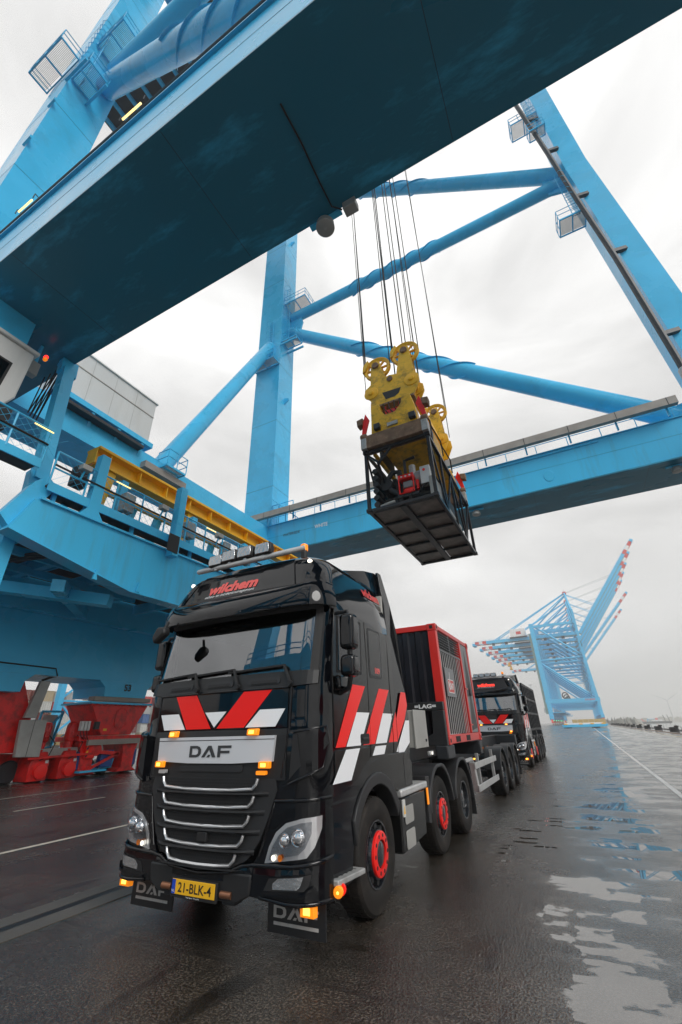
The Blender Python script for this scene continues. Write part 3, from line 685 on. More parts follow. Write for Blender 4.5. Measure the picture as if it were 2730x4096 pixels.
# access platforms at the bracing nodes
def platform(x0, x1, y0, y1, z, sides, ladder=None):
    p = B().box(x0,x1,y0,y0+.08,z-.14,z).box(x0,x1,y1-.08,y1,z-.14,z).box(x0,x0+.08,y0+.08,y1-.08,z-.14,z).box(x1-.08,x1,y0+.08,y1-.08,z-.14,z).box((x0+x1)/2-.04,(x0+x1)/2+.04,y0+.08,y1-.08,z-.14,z).build('access_platform', 'blue', C53)
    mb = B(); n = int((y1-y0-.16)/.075)
    for i in range(n): mb.box(x0+.08,x1-.08,y0+.09+.075*i,y0+.115+.075*i,z-.05,z-.01)
    mb.build('grating', 'tray', p)
    mb = B()
    for a, b in sides: railing(mb, [(*a,z),(*b,z)], 1.15, 1.0, .032)
    mb.build('railing', 'blue', p)
    if ladder:
        lx, ly, z0, z1 = ladder; mb = B().tube([(lx-.25,ly,z0),(lx-.25,ly,z1)],.035,5).tube([(lx+.25,ly,z0),(lx+.25,ly,z1)],.035,5)
        k = z0
        while k < z1: mb.tube([(lx-.25,ly,k),(lx+.25,ly,k)],.025,4); k += .4
        k = z0+2.2
        while k < z1:
            mb.tube([(lx+.4*math.cos(a),ly-.38+.38*math.sin(a)-0.0,k) for a in (0.3,-.5,-1.57,-2.6,-3.5)],.02,4); k += .9
        mb.build('ladder', 'blue', p)
for y in (0, FR):
    platform(-17.6,-15.6, y+.1, y+1.5, 42.2, [((-17.6,y+.1),(-15.6,y+.1)),((-15.6,y+.1),(-15.6,y+1.5))], (-17.2,y+.6,42.2,52))
    platform(-17.6,-14.6, y+.3, y+3.0, 48.9, [((-17.6,y+.3),(-14.6,y+.3)),((-14.6,y+.3),(-14.6,y+3.0))])
    B().beam((-17.6,y-.05,41.4),(-15.4,y-.05,41.4),.16,.2).beam((-17.6,y+1.4,41.4),(-15.4,y+1.4,41.4),.16,.2).build('platform_bracket', 'blue', C53)
platform(-21.6,-17.7,-1.35,.0,45.2, [((-21.6,-1.35),(-17.7,-1.35)),((-21.6,-1.35),(-21.6,0)),((-17.7,-1.35),(-17.7,0))])
platform(-20.9,-17.6, FR-1.2, FR, 38.6, [((-20.9,FR-1.2),(-17.6,FR-1.2)),((-20.9,FR-1.2),(-20.9,FR))], (-19,FR-.1,38.6,46))
platform(11.6,13.7, FR-.2, FR+1.5, 40.4, [((11.6,FR-.2),(13.7,FR-.2)),((11.6,FR-.2),(11.6,FR+1.5))], (13.0,FR+.1,40.4,47))
platform(11.2,13.8, FR-.2, FR+1.5, 58.4, [((11.2,FR-.2),(13.8,FR-.2)),((11.2,FR-.2),(11.2,FR+1.5))], (13.2,FR+.1,54,66))
platform(12.2,13.7, FR-.9, FR+.2, 54.2, [((12.2,FR-.9),(13.7,FR-.9)),((12.2,FR-.9),(12.2,FR+.2))])
# cable duct up the waterside leg
dp = [(12.35,61.8),(12.98,49.8),(13.36,41.2),(13.82,33.0),(14.17,22.0),(14.2,18.5)]
dk = B().tube([(x,FR-.35,z) for x,z in dp], .21, 8).build('cable_duct', 'dark_steel', C53, smooth=40)
for x, z in ((12.62,57.0),(12.95,50.3),(13.33,42.0),(13.78,33.8),(14.1,24.5)):
    B().beam((x,FR-.35,z),(x+1.0,FR-.05,z+.2),.3,.32).build('duct_bracket', 'dark_steel', dk)
B().lathe([(.30,0),(.32,.1),(.32,.7),(.25,.8)], (14.0,FR-.9,20.2), (0,0,1), 14).build('beacon_housing', 'alu_dirty', C53, smooth=40)
# lifting lugs on the legs
for x, y, z in ((-17.55,FR+1.3,34.0),(-17.55,FR+1.3,63.0),(-17.66,-.05,38.0),(-17.66,-.05,33.0)):
    B().prism([(-.1,-.5),(.45,-.12),(.45,.12),(-.1,.35)], 'xz', -.06, .06).xform(Matrix.Translation((x,y,z))).build('lifting_lug', 'blue', C53)
lettering('beam_lettering', 'WATERSIDE', 1, 'text_dark', C53, lambda u, v: (-15.37+u, FR-.012, 16.98+v), weight=.008, width=1.75, height=.26)
lettering('beam_lettering', 'WHITE', 1, 'text_white', C53, lambda u, v: (-12.39+u, FR-.012, 17.05+v), weight=.02, width=1.25, height=.34)
# node gussets where braces meet the legs
for y in (0, FR):
    for x, z, s in ((-17.62,46.4,1),(13.8,48.6,-1)):
        B().prism([(0,-1.9),(s*1.5,-1.3),(s*1.8,0),(s*1.5,1.3),(0,1.9)], 'xz', y+1.78, y+2.02).xform(Matrix.Translation((x,0,z))).build('gusset', 'blue', C53)
    B().prism([(11.6,18.27),(14.9,18.27),(14.9,20.4),(13.8,20.2)], 'xz', y+1.78, y+2.02).build('gusset', 'blue', C53)
# stair on top of the far beam by the landside leg
mb = B(); railing(mb, [(-17.5,wy(23.9),18.3),(-15.2,wy(23.9),18.3)], 1.9, .8, .04)
mb.beam((-17.2,wy(23.8),20.6),(-14.8,wy(23.8),18.4),.7,.08); mb.build('stair', 'blue', C53)
mb = B(); railing(mb, [(-20.9,wy(23.6),18.3),(-22.6,wy(23.6),18.3)], 1.5, .8, .04); mb.build('stair', 'blue', C53)
# trolley girders, trolley and top work high above
crane_top(C53, 'blue', 51.0, 'blue')
ymid = FR/2+1.3
B().box(-4.5,4.5,ymid-5,ymid+5,64.6,66.6).build('trolley', 'blue', C53)
# sill beam on the landside, its pedestals and number
sl = B().box(-20.9,-18.0, wy(-4.5), wy(29.5), 4.3, 7.75).build('sill_beam', 'blue', C53)
for yc in (0.6, 6.1, 12.65, 20.0):
    B().prism([(wy(yc)-1.75,4.36),(wy(yc)-1.32,4.0),(wy(yc)-1.25,3.55),(wy(yc)+1.25,3.55),(wy(yc)+1.32,4.0),(wy(yc)+1.75,4.36)], 'yz', -20.6, -18.02).build('pedestal', 'blue', C53)
lettering('crane_number', '53', 1, 'text_black', C53, lambda u, v: (-17.985, wy(12.66)+u, 4.02+v), weight=.03, height=.34)
B().tube([(-17.97,wy(2.0),4.72),(-17.97,wy(8.6),4.62),(-17.97,wy(8.75),4.3)], .03, 5).build('cable_run', 'rubber', C53)
# equaliser and bogies of the middle pedestal
def bogie_set(yc, full):
    y = wy(yc)
    e = B().prism([(y-1.7,3.20),(y+1.7,3.20),(y+.86,1.78),(y-.86,1.78)], 'yz', -20.3, -18.2).build('equaliser', 'red', C53, bevel=.03)
    B().box(-20.5,-18.05, y-1.85, y+1.85, 3.205, 3.30).build('flange', 'blue', e)
    for k in range(14): B().cyl((-18.1,y-1.75+.27*k,3.12),(-18.1,y-1.75+.27*k,3.2),.045,n=6).build('flange_bolt', 'red', e)
    B().box(-18.5,-18.02, y-1.75, y+1.65, 3.34, 3.54).build('beam_cover', 'tray', C53)
    # bolted oval inspection cover
    ring = []
    for i in range(20):
        a = 2*math.pi*i/20; cx, cz = math.cos(a), math.sin(a); ring.append((y+.1+.36*cx, 2.55+.30*cz+(.22 if cz > 0 else -.22)))
    B().prism(ring, 'yz', -18.26, -18.17).build('inspection_cover', 'red', e, bevel=.01)
    for i in range(20): B().cyl((-18.19,y+.1+(ring[i][0]-y-.1)*.88,2.55+(ring[i][1]-2.55)*.88),(-18.14,y+.1+(ring[i][0]-y-.1)*.88,2.55+(ring[i][1]-2.55)*.88),.022,n=6).build('bolt', 'red', e)
    B().box(-20.2,-18.3, y-1.9, y+1.9, 1.55, 1.77).build('cross_beam', 'red', C53, bevel=.02)
    B().box(-18.28,-18.12, y-1.5, y+1.9, 1.36, 1.60).build('guard_strip', 'tray', C53)
    for s in (-1.15, 1.2):
        leg = B().prism([(y+s-.55,1.54),(y+s+.55,1.54),(y+s+.36,1.0),(y+s+.32,.28),(y+s+.6,.1),(y+s-.6,.1),(y+s-.32,.28),(y+s-.36,1.0)], 'yz', -20.1, -18.5).build('bogie_frame', 'red', C53, bevel=.02)
        for d in (-.75, .75):
            B().lathe([(.30,-.35),(.34,-.28),(.36,.28),(.30,.35)], (-19.6,y+s+d,.37), (1,0,0), 20).build('bogie_wheel', 'dark_steel', C53, smooth=40)
    for s in (-1.4,.0,1.4):
        B().box(-18.9,-18.55,y+s-.35,y+s+.35,.35,1.1).build('hydraulic_unit', 'hyd_blue', C53, bevel=.04)
    B().lathe([(.27,0),(.27,.30),(.1,.32)], (-18.6,y-.85,1.15), (1,0,0), 20).build('buffer', 'red', C53, smooth=30)
    B().beam((-18.45,y-.6,1.05),(-18.45,y+.55,.92),.1,.16).beam((-18.45,y-1.2,.25),(-18.45,y+.5,.95),.1,.12).build('arm', 'red', C53)
bogie_set(12.65, True); bogie_set(0.6, False); bogie_set(20.0, False)
B().beam((-18.3,wy(8.6),.95),(-18.3,wy(11.6),1.0),.07,.09).build('guard_bar', 'red', C53)
# big left equaliser with its drive bogies
B().prism([(wy(4.6),4.25),(wy(7.65),4.25),(wy(8.45),2.55),(wy(8.6),1.2),(wy(4.0),1.2)], 'yz', -20.4, -18.6).build('equaliser', 'red', C53, bevel=.03)
B().prism([(wy(7.85),2.46),(wy(8.95),2.48),(wy(9.02),1.0),(wy(8.0),1.04)], 'yz', -18.40, -18.2).build('switch_cabinet', 'galv', C53, bevel=.015)
B().box(-18.197,-18.19, wy(8.42), wy(8.435), 1.04, 2.46).build('door_gap', 'dark_steel', C53)
B().prism([(wy(8.0),2.55),(wy(8.5),2.55),(wy(8.72),4.08),(wy(8.28),4.08)], 'yz', -18.48, -18.3).build('cable_duct', 'galv', C53, bevel=.01)
B().tube([(-18.5,wy(8.4),4.12),(-18.4,wy(8.8),4.32),(-18.3,wy(9.1),4.38)], .06, 6).build('cable', 'rubber', C53)
for yc in (9.3, 10.62):
    y = wy(yc)
    g = B().prism([(y-.42,.05),(y+.42,.05),(y+.42,.75),(y+.25,1.18),(y-.25,1.18),(y-.42,.75)], 'yz', -19.5, -18.5).build('gearbox', 'red', C53, bevel=.03)
    B().lathe([(.28,0),(.28,.14),(.12,.16)], (-18.5,y+.05,.42), (1,0,0), 20).build('gear_cover', 'red_bright', g, smooth=30)
    mt = B().lathe([(.20,0),(.23,.08),(.20,.1),(.20,.38),(.25,.42),(.27,.48),(.27,1.05),(.22,1.2),(.10,1.24)], (-18.9,y+.02,1.17), (0,0.06,1), 18).build('drive_motor', 'red', C53, smooth=35)
    B().box(-18.68,-18.5,y-.1,y+.12,1.75,2.0).build('terminal_box', 'red', mt, bevel=.02)
    B().lathe([(.40,-.3),(.46,-.24),(.42,-.16),(.42,.16),(.46,.24),(.40,.3)], (-19.7,y-.75,.44), (1,0,0), 24).build('bogie_wheel', 'dark_steel', C53, smooth=40)
B().box(-19.6,-18.7, wy(8.8), wy(11.3), 1.0, 1.3).build('bogie_frame', 'galv', C53)
B().box(-20.2,-19.6, wy(3.5), wy(11.3), .5, 1.15).build('bogie_frame', 'red', C53)
# signal box with hazard stripes and rail sweeper
sb = B().box(-18.6,-18.3, wy(11.25), wy(11.75), .8, 1.62).build('sign_box', 'red_bright', C53, bevel=.02)
for k in range(5): B().prism([(wy(11.25)+.004,.84+.16*k),(wy(11.36),.90+.16*k),(wy(11.36),.98+.16*k),(wy(11.25)+.004,.92+.16*k)], 'yz', -18.299, -18.294).build('hazard_stripe', 'yellow' if k % 2 else 'text_black', sb)
B().box(-18.9,-18.1, wy(11.0), wy(12.4), .22, .30).box(-18.9,-18.84, wy(11.0), wy(12.4), .30, .52).prism([(wy(12.4),.25),(wy(13.2),.30),(wy(13.3),.72),(wy(12.75),.45)], 'yz', -18.9, -18.84).build('rail_sweeper', 'blue', C53)
for k in range(3): B().box(-18.35,-18.15, wy(10.62)+.17*k, wy(10.75)+.17*k, 2.0, 2.42).build('socket_box', 'house_white', C53, bevel=.02)
B().box(-18.32,-18.16, wy(11.35), wy(11.6), 2.05, 2.4).build('control_box', 'dark_steel', C53, bevel=.02)
# blue maintenance frame behind the drives
fy = wy(9.9)
mb = B()
for a, b in (((fy-.5,.5),(fy-.3,2.9)),((fy+.4,.5),(fy+.75,2.9)),((fy-.3,2.9),(fy+.75,2.9)),((fy-.4,1.3),(fy+.55,1.3)),((fy-.35,1.4),(fy+.7,2.8))): mb.beam((-19.9,*a),(-19.9,*b),.09,.09)
mb.build('maintenance_frame', 'blue', C53)
B().box(-19.98,-19.94, fy-.15, fy+.55, 1.4, 2.75).build('frame_panel', 'galv', C53)
mb = B().beam((-20.6,wy(10.6),.3),(-20.6,wy(14.6),3.2),.14,.2).beam((-21.3,wy(10.6),.3),(-21.3,wy(14.6),3.2),.14,.2)
for k in range(14): mb.beam((-20.6,wy(10.7)+.28*k,.35+.205*k),(-21.3,wy(10.7)+.28*k,.35+.205*k),.22,.03)
mb.tube([(-20.55,wy(10.6),1.3),(-20.55,wy(14.6),4.2)],.03,5); mb.build('stair', 'blue', C53)

# ---- lashing platform between the frames
PX = -10.0
gb = B().prism([(wy(1.55),7.2),(wy(5.8),6.38),(wy(24),6.38),(wy(24),8.36),(wy(2.0),8.36)], 'yz', PX-.45, PX).build('platform_girder', 'blue_streak', C53)
B().box(PX-.62,PX+.10, wy(2.1), wy(24), 8.363, 8.43).build('top_flange', 'blue', gb)
B().prism([(wy(1.52),7.16),(wy(5.8),6.33),(wy(24),6.33),(wy(24),6.376),(wy(5.8),6.376),(wy(1.55),7.2)], 'yz', PX-.55, PX+.06).build('bottom_flange', 'blue', gb)
for y in (4.4, 6.1, 10.5, 14): B().prism([(wy(y)-.06,6.4),(wy(y)+.10,6.4),(wy(y),6.75)], 'yz', PX+.002, PX+.07).build('stiffener', 'blue', gb)
B().prism([(wy(1.3),7.6),(wy(1.75),7.2),(wy(2.35),8.6),(wy(2.6),9.1),(wy(2.2),9.35),(wy(1.9),9.0)], 'yz', PX-.52, PX-.2).build('pin_plate', 'blue', C53)
# far girder, cross beams and deck planks
B().box(-17.9,-17.4, wy(2.5), wy(24), 6.9, 8.36).build('platform_girder', 'blue', C53)
for k in range(10):
    B().box(-17.4,PX-.46, wy(2.4+2.3*k), wy(2.65+2.3*k), 7.7, 8.2).build('cross_beam', 'blue', C53)
for k in range(5):
    B().box(-17.3+1.42*k,-17.3+1.42*k+1.30, wy(2.2), wy(24), 8.24, 8.36).build('deck_panel', 'deck', C53)
# lower bracing hanging under the platform towards the sill
B().beam((-17.6,wy(1.2),7.2),(-11.2,wy(6.0),6.2),.5,.4).beam((-17.6,wy(9),7.2),(-11.2,wy(4.0),6.3),.4,.4).build('platform_brace', 'blue', C53)
B().beam((PX-.9,wy(2.0),7.9),(PX-.9,wy(2.0),5.0),.28,.35).build('drop_post', 'blue', C53)
B().box(-17.9,PX-1, wy(.2), wy(.8), 7.0,7.9).build('cross_beam', 'blue', C53)
# outer walkway, hung a little above the girder
for y0, y1, z in ((-3.5,1.8,9.6),(2.2,24,9.0)):
    B().box(PX-.9,PX-.05, wy(y0), wy(y1), z-.06, z).build('walkway', 'deck', C53)
    B().box(PX-.05,PX, wy(y0), wy(y1), z-.22, z+.10).build('toe_board', 'blue', C53)
    mb = B(); railing(mb, [(PX-.02,wy(y0),z),(PX-.02,wy(y1),z)], 1.25, 1.15, .035); mb.build('railing', 'blue', C53)
    mb = B(); n = int((y1-y0)/.28)
    for i in range(n):
        a = wy(y0)+.28*i
        mb.beam((PX-.03,a,z+.12),(PX-.03,a+1.1,z+1.2),.008,.008); mb.beam((PX-.03,a+1.1,z+.12),(PX-.03,a,z+1.2),.008,.008)
    mb.build('mesh_infill', 'blue', C53)
    B().tube([(PX+.03,wy(y0),z+.72),(PX+.03,wy(y1),z+.66)], .035, 6).build('cable_run', 'rubber', C53)
for y in (2.6,5.6,8.6,11.6,14.6): B().beam((PX-.3,wy(y),8.4),(PX-.3,wy(y),8.95),.12,.12).build('walkway_post', 'blue', C53)
# uprights standing in front of the walkway
B().prism([(wy(3.35),8.42),(wy(4.25),8.42),(wy(4.0),8.75),(wy(3.95),11.0),(wy(3.62),11.0),(wy(3.60),8.8)], 'yz', PX-.3, PX+.02).build('upright', 'blue', C53)
up2 = B().box(PX+.06,PX+.42, wy(7.05), wy(7.38), 8.1, 11.25).build('upright', 'blue', C53, bevel=.02)
B().box(PX+.425,PX+.46, wy(6.75), wy(7.3), 8.2, 8.95).build('buffer_plate', 'rubber', up2, bevel=.02)
for y in (5.35,9.3,13.2): B().box(PX-1.5,PX-1.2, wy(y), wy(y)+.3, 8.4, 11.2).build('upright', 'blue', C53)
# yellow runway beam with stiffeners and feet
yb = thing('runway_beam', 'long yellow steel runway beam lying along the blue crane walkway', 'beam', (-12.0, 0, 0))
B().box(-.42,.42, 4.3, 24, 12.30, 12.42).build('top_flange', 'yellow', yb, bevel=.01)
B().box(-.06,.06, 4.4, 24, 11.72, 12.30).build('web', 'yellow', yb)
B().box(-.32,.32, 4.4, 24, 11.64, 11.72).build('bottom_flange', 'yellow', yb)
for k in range(13): B().box(.063,.34, 4.9+1.5*k, 4.95+1.5*k, 11.722, 12.298).build('stiffener', 'yellow', yb)
for y in (4.5, 9.0, 13.5, 18):
    B().prism([(y+.1,8.36),(y+.4,8.36),(y+.62,9.6),(y+.9,11.63),(y+.5,11.63),(y+.3,9.6)], 'yz', -.2, .2).build('foot', 'yellow', yb, bevel=.02)
B().box(-.30,.30,4.28,4.32,11.64,12.30).build('end_plate', 'yellow', yb)
for k, y in enumerate((1.2, 4.3, 9.0, 12.6)):
    l = B().cyl((PX+.12,wy(y),10.15 if y > 2 else 10.7),(PX+.12,wy(y)+.6,10.15 if y > 2 else 10.7),.022,n=8).build('tube_lamp', 'lamp_tube', C53)
# hanger from the near beam down to the platform
hg = B().beam((-11.75,wy(2.3),14.9),(-10.75,wy(2.2),9.3),.42,.42,(0,1,0)).build('hanger', 'blue', C53)
B().beam((-11.95,wy(2.35),15.5),(-11.7,wy(2.3),14.6),.30,.62,(0,1,0)).beam((-10.85,wy(2.2),9.6),(-10.68,wy(2.2),8.7),.30,.62,(0,1,0)).build('hanger_clevis', 'blue', hg)
for p in ((-11.83,wy(2.3),15.1),(-10.74,wy(2.2),9.1)): B().cyl((p[0]-.02,p[1]-.3,p[2]),(p[0]-.02,p[1]+.3,p[2]),.16,n=12).build('pin', 'blue', hg)
# checker cabin hung at the left
cb = B().prism([(wy(-2.6),13.9),(wy(.85),13.9),(wy(.80),11.9),(wy(.45),11.15),(wy(-2.6),11.15)], 'yz', -13.2, -10.9).build('operator_cabin', 'house_white', C53, bevel=.05)
B().prism([(wy(-1.6),13.0),(wy(.28),13.0),(wy(.22),12.1),(wy(-1.6),12.1)], 'yz', -10.897, -10.885).build('cabin_window', 'side_glass', cb)
B().prism([(wy(-1.7),13.08),(wy(.36),13.08),(wy(.30),12.02),(wy(-1.7),12.02)], 'yz', -10.899, -10.893).build('window_frame', 'rubber', cb)
B().box(-13.3,-10.8, wy(-2.7), wy(.95), 13.9, 14.05).build('cabin_roof', 'house_white', cb, bevel=.04)
B().box(-13,-11.2, wy(-2), wy(.6), 14.05, 15.43).build('cabin_hanger', 'blue', cb)
# signal lamps and box under the near beam
sg = B().box(-12.15,-11.85, wy(1.1), wy(1.45), 13.9, 14.5).build('signal_box', 'galv', C53, bevel=.02)
for k, (c, z) in enumerate((('lamp_red',14.95),('amber',14.83))): B().cyl((-11.9,wy(1.5),z),(-11.8,wy(1.5),z),.07,n=10).build('signal_lamp', c, sg)
B().beam((-12.0,wy(1.3),14.4),(-12.0,wy(1.3),15.43),.1,.1).build('bracket', 'blue', sg)
# white electrical house on the tie beam
eh = B().box(-24.0,-17.9, wy(4.65), wy(10.6), 18.85, 22.2).build('electrical_house', 'house_white', C53)
B().prism([(-24.1,22.2),(-17.8,22.2),(-17.8,22.28),(-20.9,22.75),(-24.1,22.28)], 'xz', wy(4.5), wy(10.72)).build('house_roof', 'house_white', eh)
B().box(-17.895,-17.87, wy(4.65), wy(10.6), 20.98, 21.05).build('cladding_seam', 'tray', eh)
for y in (6.1,7.6,9.1): B().box(-17.897,-17.892, wy(y), wy(y)+.015, 18.9, 22.15).build('panel_joint', 'galv', eh)
B().box(-24.2,-17.6, wy(4.4), wy(10.8), 18.5, 18.845).build('house_floor', 'blue', eh)
for y in (5.0,6.7,8.4,10.1):
    B().beam((-17.75,wy(y),18.5),(-18.2,wy(y),16.85),.16,.22).build('floor_bracket', 'blue', C53)
    B().box(-22,-17.7,wy(y)-.1,wy(y)+.1,18.2,18.497).build('floor_beam', 'blue', C53)
B().box(-17.85,-17.3, wy(5), wy(10), 17.9, 18.1).build('cable_ladder', 'dark_steel', C53)
platform(-17.9,-16.9, wy(11.6), wy(13.2), 17.6, [((-16.9,wy(11.6)),(-16.9,wy(13.2))),((-17.9,wy(11.6)),(-16.9,wy(11.6))),((-17.9,wy(13.2)),(-16.9,wy(13.2)))])
B().box(-17.88,-17.4, wy(10.4), wy(13.8), 16.85, 17.3).build('cable_tray', 'tray', C53)
# service gallery high up beside the trolley girders
ga = B().box(-30,-7, wy(3.0), wy(7.2), 65.6, 65.9).build('service_gallery', 'dark_steel', C53)
for k in range(12): B().box(-29.6+2*k,-29.3+2*k, wy(3.0), wy(7.2), 65.1, 65.597).build('gallery_beam', 'blue', ga)
for k in range(4): B().cyl((-20+3.4*k,wy(3.6),65.3),(-19.2+3.4*k,wy(3.6),65.3),.05,n=6).build('tube_lamp', 'lamp_tube', ga)
mb = B(); railing(mb, [(-30,wy(3.0),65.9),(-7,wy(3.0),65.9)], 1.2, 1.6, .05); mb.build('railing', 'dark_steel', ga)
# weld seams round the legs
for y in (0, FR):
    for z in (22.5, 30.5, 38.5, 53.5, 61.0, 68.0):
        B().box(-20.858,-17.642, y+.022, y+2.708, z, z+.035).build('weld_seam', 'blue_grime_shade', C53)
# manhole covers and rung irons on the far beam and landside sill
for x in (-6.0, 5.2):
    ring = [(x+.32*math.cos(R(30*k)), 16.4+.42*math.sin(R(30*k))) for k in range(12)]
    B().prism(ring, 'xz', FR-.03, FR-.002).build('manhole_cover', 'blue', C53, bevel=.008)
B().tube([(2.2,FR-.04,18.0),(8.5,FR-.04,18.0)], .05, 6).build('lamp_conduit', 'blue', C53)
# cables and small plates on the drives
for k, yc in enumerate((9.3, 10.62)):
    B().tube([(-18.6,wy(yc)+.1,1.9),(-18.3,wy(yc)+.35,1.5),(-18.35,wy(yc)+.2,1.0),(-18.6,wy(yc)-.2,.75)], .022, 6).build('motor_cable', 'rubber', C53)
    B().box(-18.497,-18.49,wy(yc)+.22,wy(yc)+.36,.72,.84).build('rating_plate', 'house_white', C53)
B().box(-18.197,-18.19,wy(11.85),wy(12.05),1.98,2.08).build('warning_label', 'plate_yellow', C53)
for k in range(3): B().tube([(-18.25,wy(10.68)+.17*k,2.0),(-18.2,wy(10.75)+.15*k,1.75),(-18.3,wy(11.0)+.1*k,1.62)], .02, 5).build('socket_cable', 'rubber', C53)
# clutter along the walkway: boxes, floodlights, conduits, cable loops
for y, z in ((0.2,10.2),(3.0,9.5),(5.0,9.4),(8.2,9.5),(10.6,9.4),(12.2,9.5)):
    B().box(PX-.55,PX-.2, wy(y), wy(y)+.45, z, z+.75).build('junction_box', 'dark_steel' if y < 4 else 'galv', C53, bevel=.02)
for y in (-1.4, 2.9, 6.3, 9.6):
    fl = B().box(PX+.06,PX+.32, wy(y), wy(y)+.34, 9.9, 10.1).build('walkway_floodlight', 'galv', C53, bevel=.02)
    B().beam((PX+.02,wy(y)+.17,9.6),(PX+.16,wy(y)+.17,9.9),.05,.05).build('lamp_arm', 'blue', fl)
for k in range(3): B().tube([(-17.3,wy(2.6),8.0-.12*k),(-14,wy(3.0),7.5-.1*k),(PX-.6,wy(4.2),7.6-.1*k),(PX-.6,wy(12),7.5-.1*k)], .05, 6).build('conduit', 'dark_steel', C53)
for k in range(4): B().tube([(-13.5+.4*k,wy(2.3),15.4),(-13.2+.3*k,wy(2.1),13.2-.3*k),(-12.6+.2*k,wy(2.3),15.4)], .025, 5).build('cable_loop', 'rubber', C53)
for y in (3.2,5.9,8.7,11.5): B().beam((PX-.9,wy(y),8.95),(PX-.2,wy(y),8.45),.08,.1).build('walkway_bracket', 'blue', C53)
for k in range(7): B().box(-17.2,PX-.5, wy(3.2+2.3*k), wy(3.28+2.3*k), 8.0, 8.18).build('secondary_beam', 'blue', C53)
for x in (-16.2,-14.6,-12.8,-11.4): B().beam((x,wy(1.6),7.6),(x,wy(9.5),7.6),.14,.3).build('stringer', 'blue', C53)
# frame work behind the yellow beam
for y in (6.8, 8.3, 10.4, 12.2): B().beam((-13.2,wy(y),8.4),(-13.6,wy(y)+.9,11.6),.3,.34).build('raking_post', 'blue', C53)
B().beam((-13.4,wy(6),11.6),(-13.4,wy(14),11.6),.2,.25).build('raking_rail', 'yellow', C53)
# bogies of the waterside legs (out of the picture to the right)
for y in (1.0, FR+1.6):
    B().prism([(y-1.5,3.6),(y+1.5,3.6),(y+3.2,1.8),(y+3.2,.5),(y-3.2,.5),(y-3.2,1.8)], 'yz', 15.1, 16.7).build('bogie', 'red', C53)

# ---- the neighbouring crane behind the camera (it shows only as a reflection in the windscreen)
C52 = thing('ship_to_shore_crane', 'blue crane with number 52 behind the viewer, seen mirrored in the windscreen', 'crane', (0, -54, 0))
crane_frame(C52, 'blue')
sl2 = B().box(-20.9,-18.0, -3, 31, 4.3, 7.75).build('sill_beam', 'blue', C52)
B().box(-20.6,-18.02, 12.4, 15.4, 1.2, 4.3).build('pedestal', 'red', C52)
lettering('crane_number', '52', 1, 'text_black', C52, lambda u, v: (-8-u, FR+3.74, 16.9+v), weight=.03, height=1.2)
mb = B(); railing(mb, [(-21,FR+3.7,18.2),(17,FR+3.7,18.2)], 1.05, 2.0, .05); mb.build('railing', 'blue', C52)
# ------------------------------------------------------------------ the truck tractor
def lerp_tab(tab, z):
    if z <= tab[0][0]: return tab[0][1]
    for (a, va), (b, vb) in zip(tab[:-1], tab[1:]):
        if z <= b: return va+(vb-va)*(z-a)/(b-a)
    return tab[-1][1]
YF = [(0.3,-.03),(.62,-.03),(.66,-.02),(1.72,-.01),(1.74,0.0),(2.12,0.01),(2.24,0.035),(2.96,.185),(3.02,.10),(3.16,.06),(3.24,.12),(3.42,.20),(3.56,.265),(3.64,.315),(3.70,.40),(3.74,.62)]
WD = [(0.3,1.245),(3.0,1.245),(3.2,1.215),(3.4,1.165),(3.54,1.12),(3.64,1.06),(3.70,.98),(3.745,.80)]
RX, RY, BOW = .27, .30, .05
def contour(z, off=0.0, yb=2.16):
    """points of the right half of the cab outline at height z, from the centre of the front to the rear"""
    w = lerp_tab(WD, z)+off; yf = lerp_tab(YF, z)-off; xc = w-RX
    pts = [(xc*i/12, yf+BOW*(i/12)**2) for i in range(13)]
    for i in range(1, 11):
        a = -math.pi/2+math.pi/2*i/10; pts.append((xc+RX*math.cos(a), yf+BOW+RY+RY*math.sin(a)))
    y0 = pts[-1][1]
    pts += [(w, y0+(yb-.12-y0)*i/4) for i in range(1, 5)]
    pts += [(w-.05, yb-.03), (w-.12, yb)]
    return pts
def surf(s, z, off=0.0):
    """point on the cab skin at arc length s from the centre line (either side)"""
    p = contour(z, off); sg = 1 if s >= 0 else -1; r = abs(s)
    for a, b in zip(p[:-1], p[1:]):
        d = math.hypot(b[0]-a[0], b[1]-a[1])
        if r <= d: return (sg*(a[0]+(b[0]-a[0])*r/d), a[1]+(b[1]-a[1])*r/d, z)
        r -= d
    return (sg*p[-1][0], p[-1][1], z)
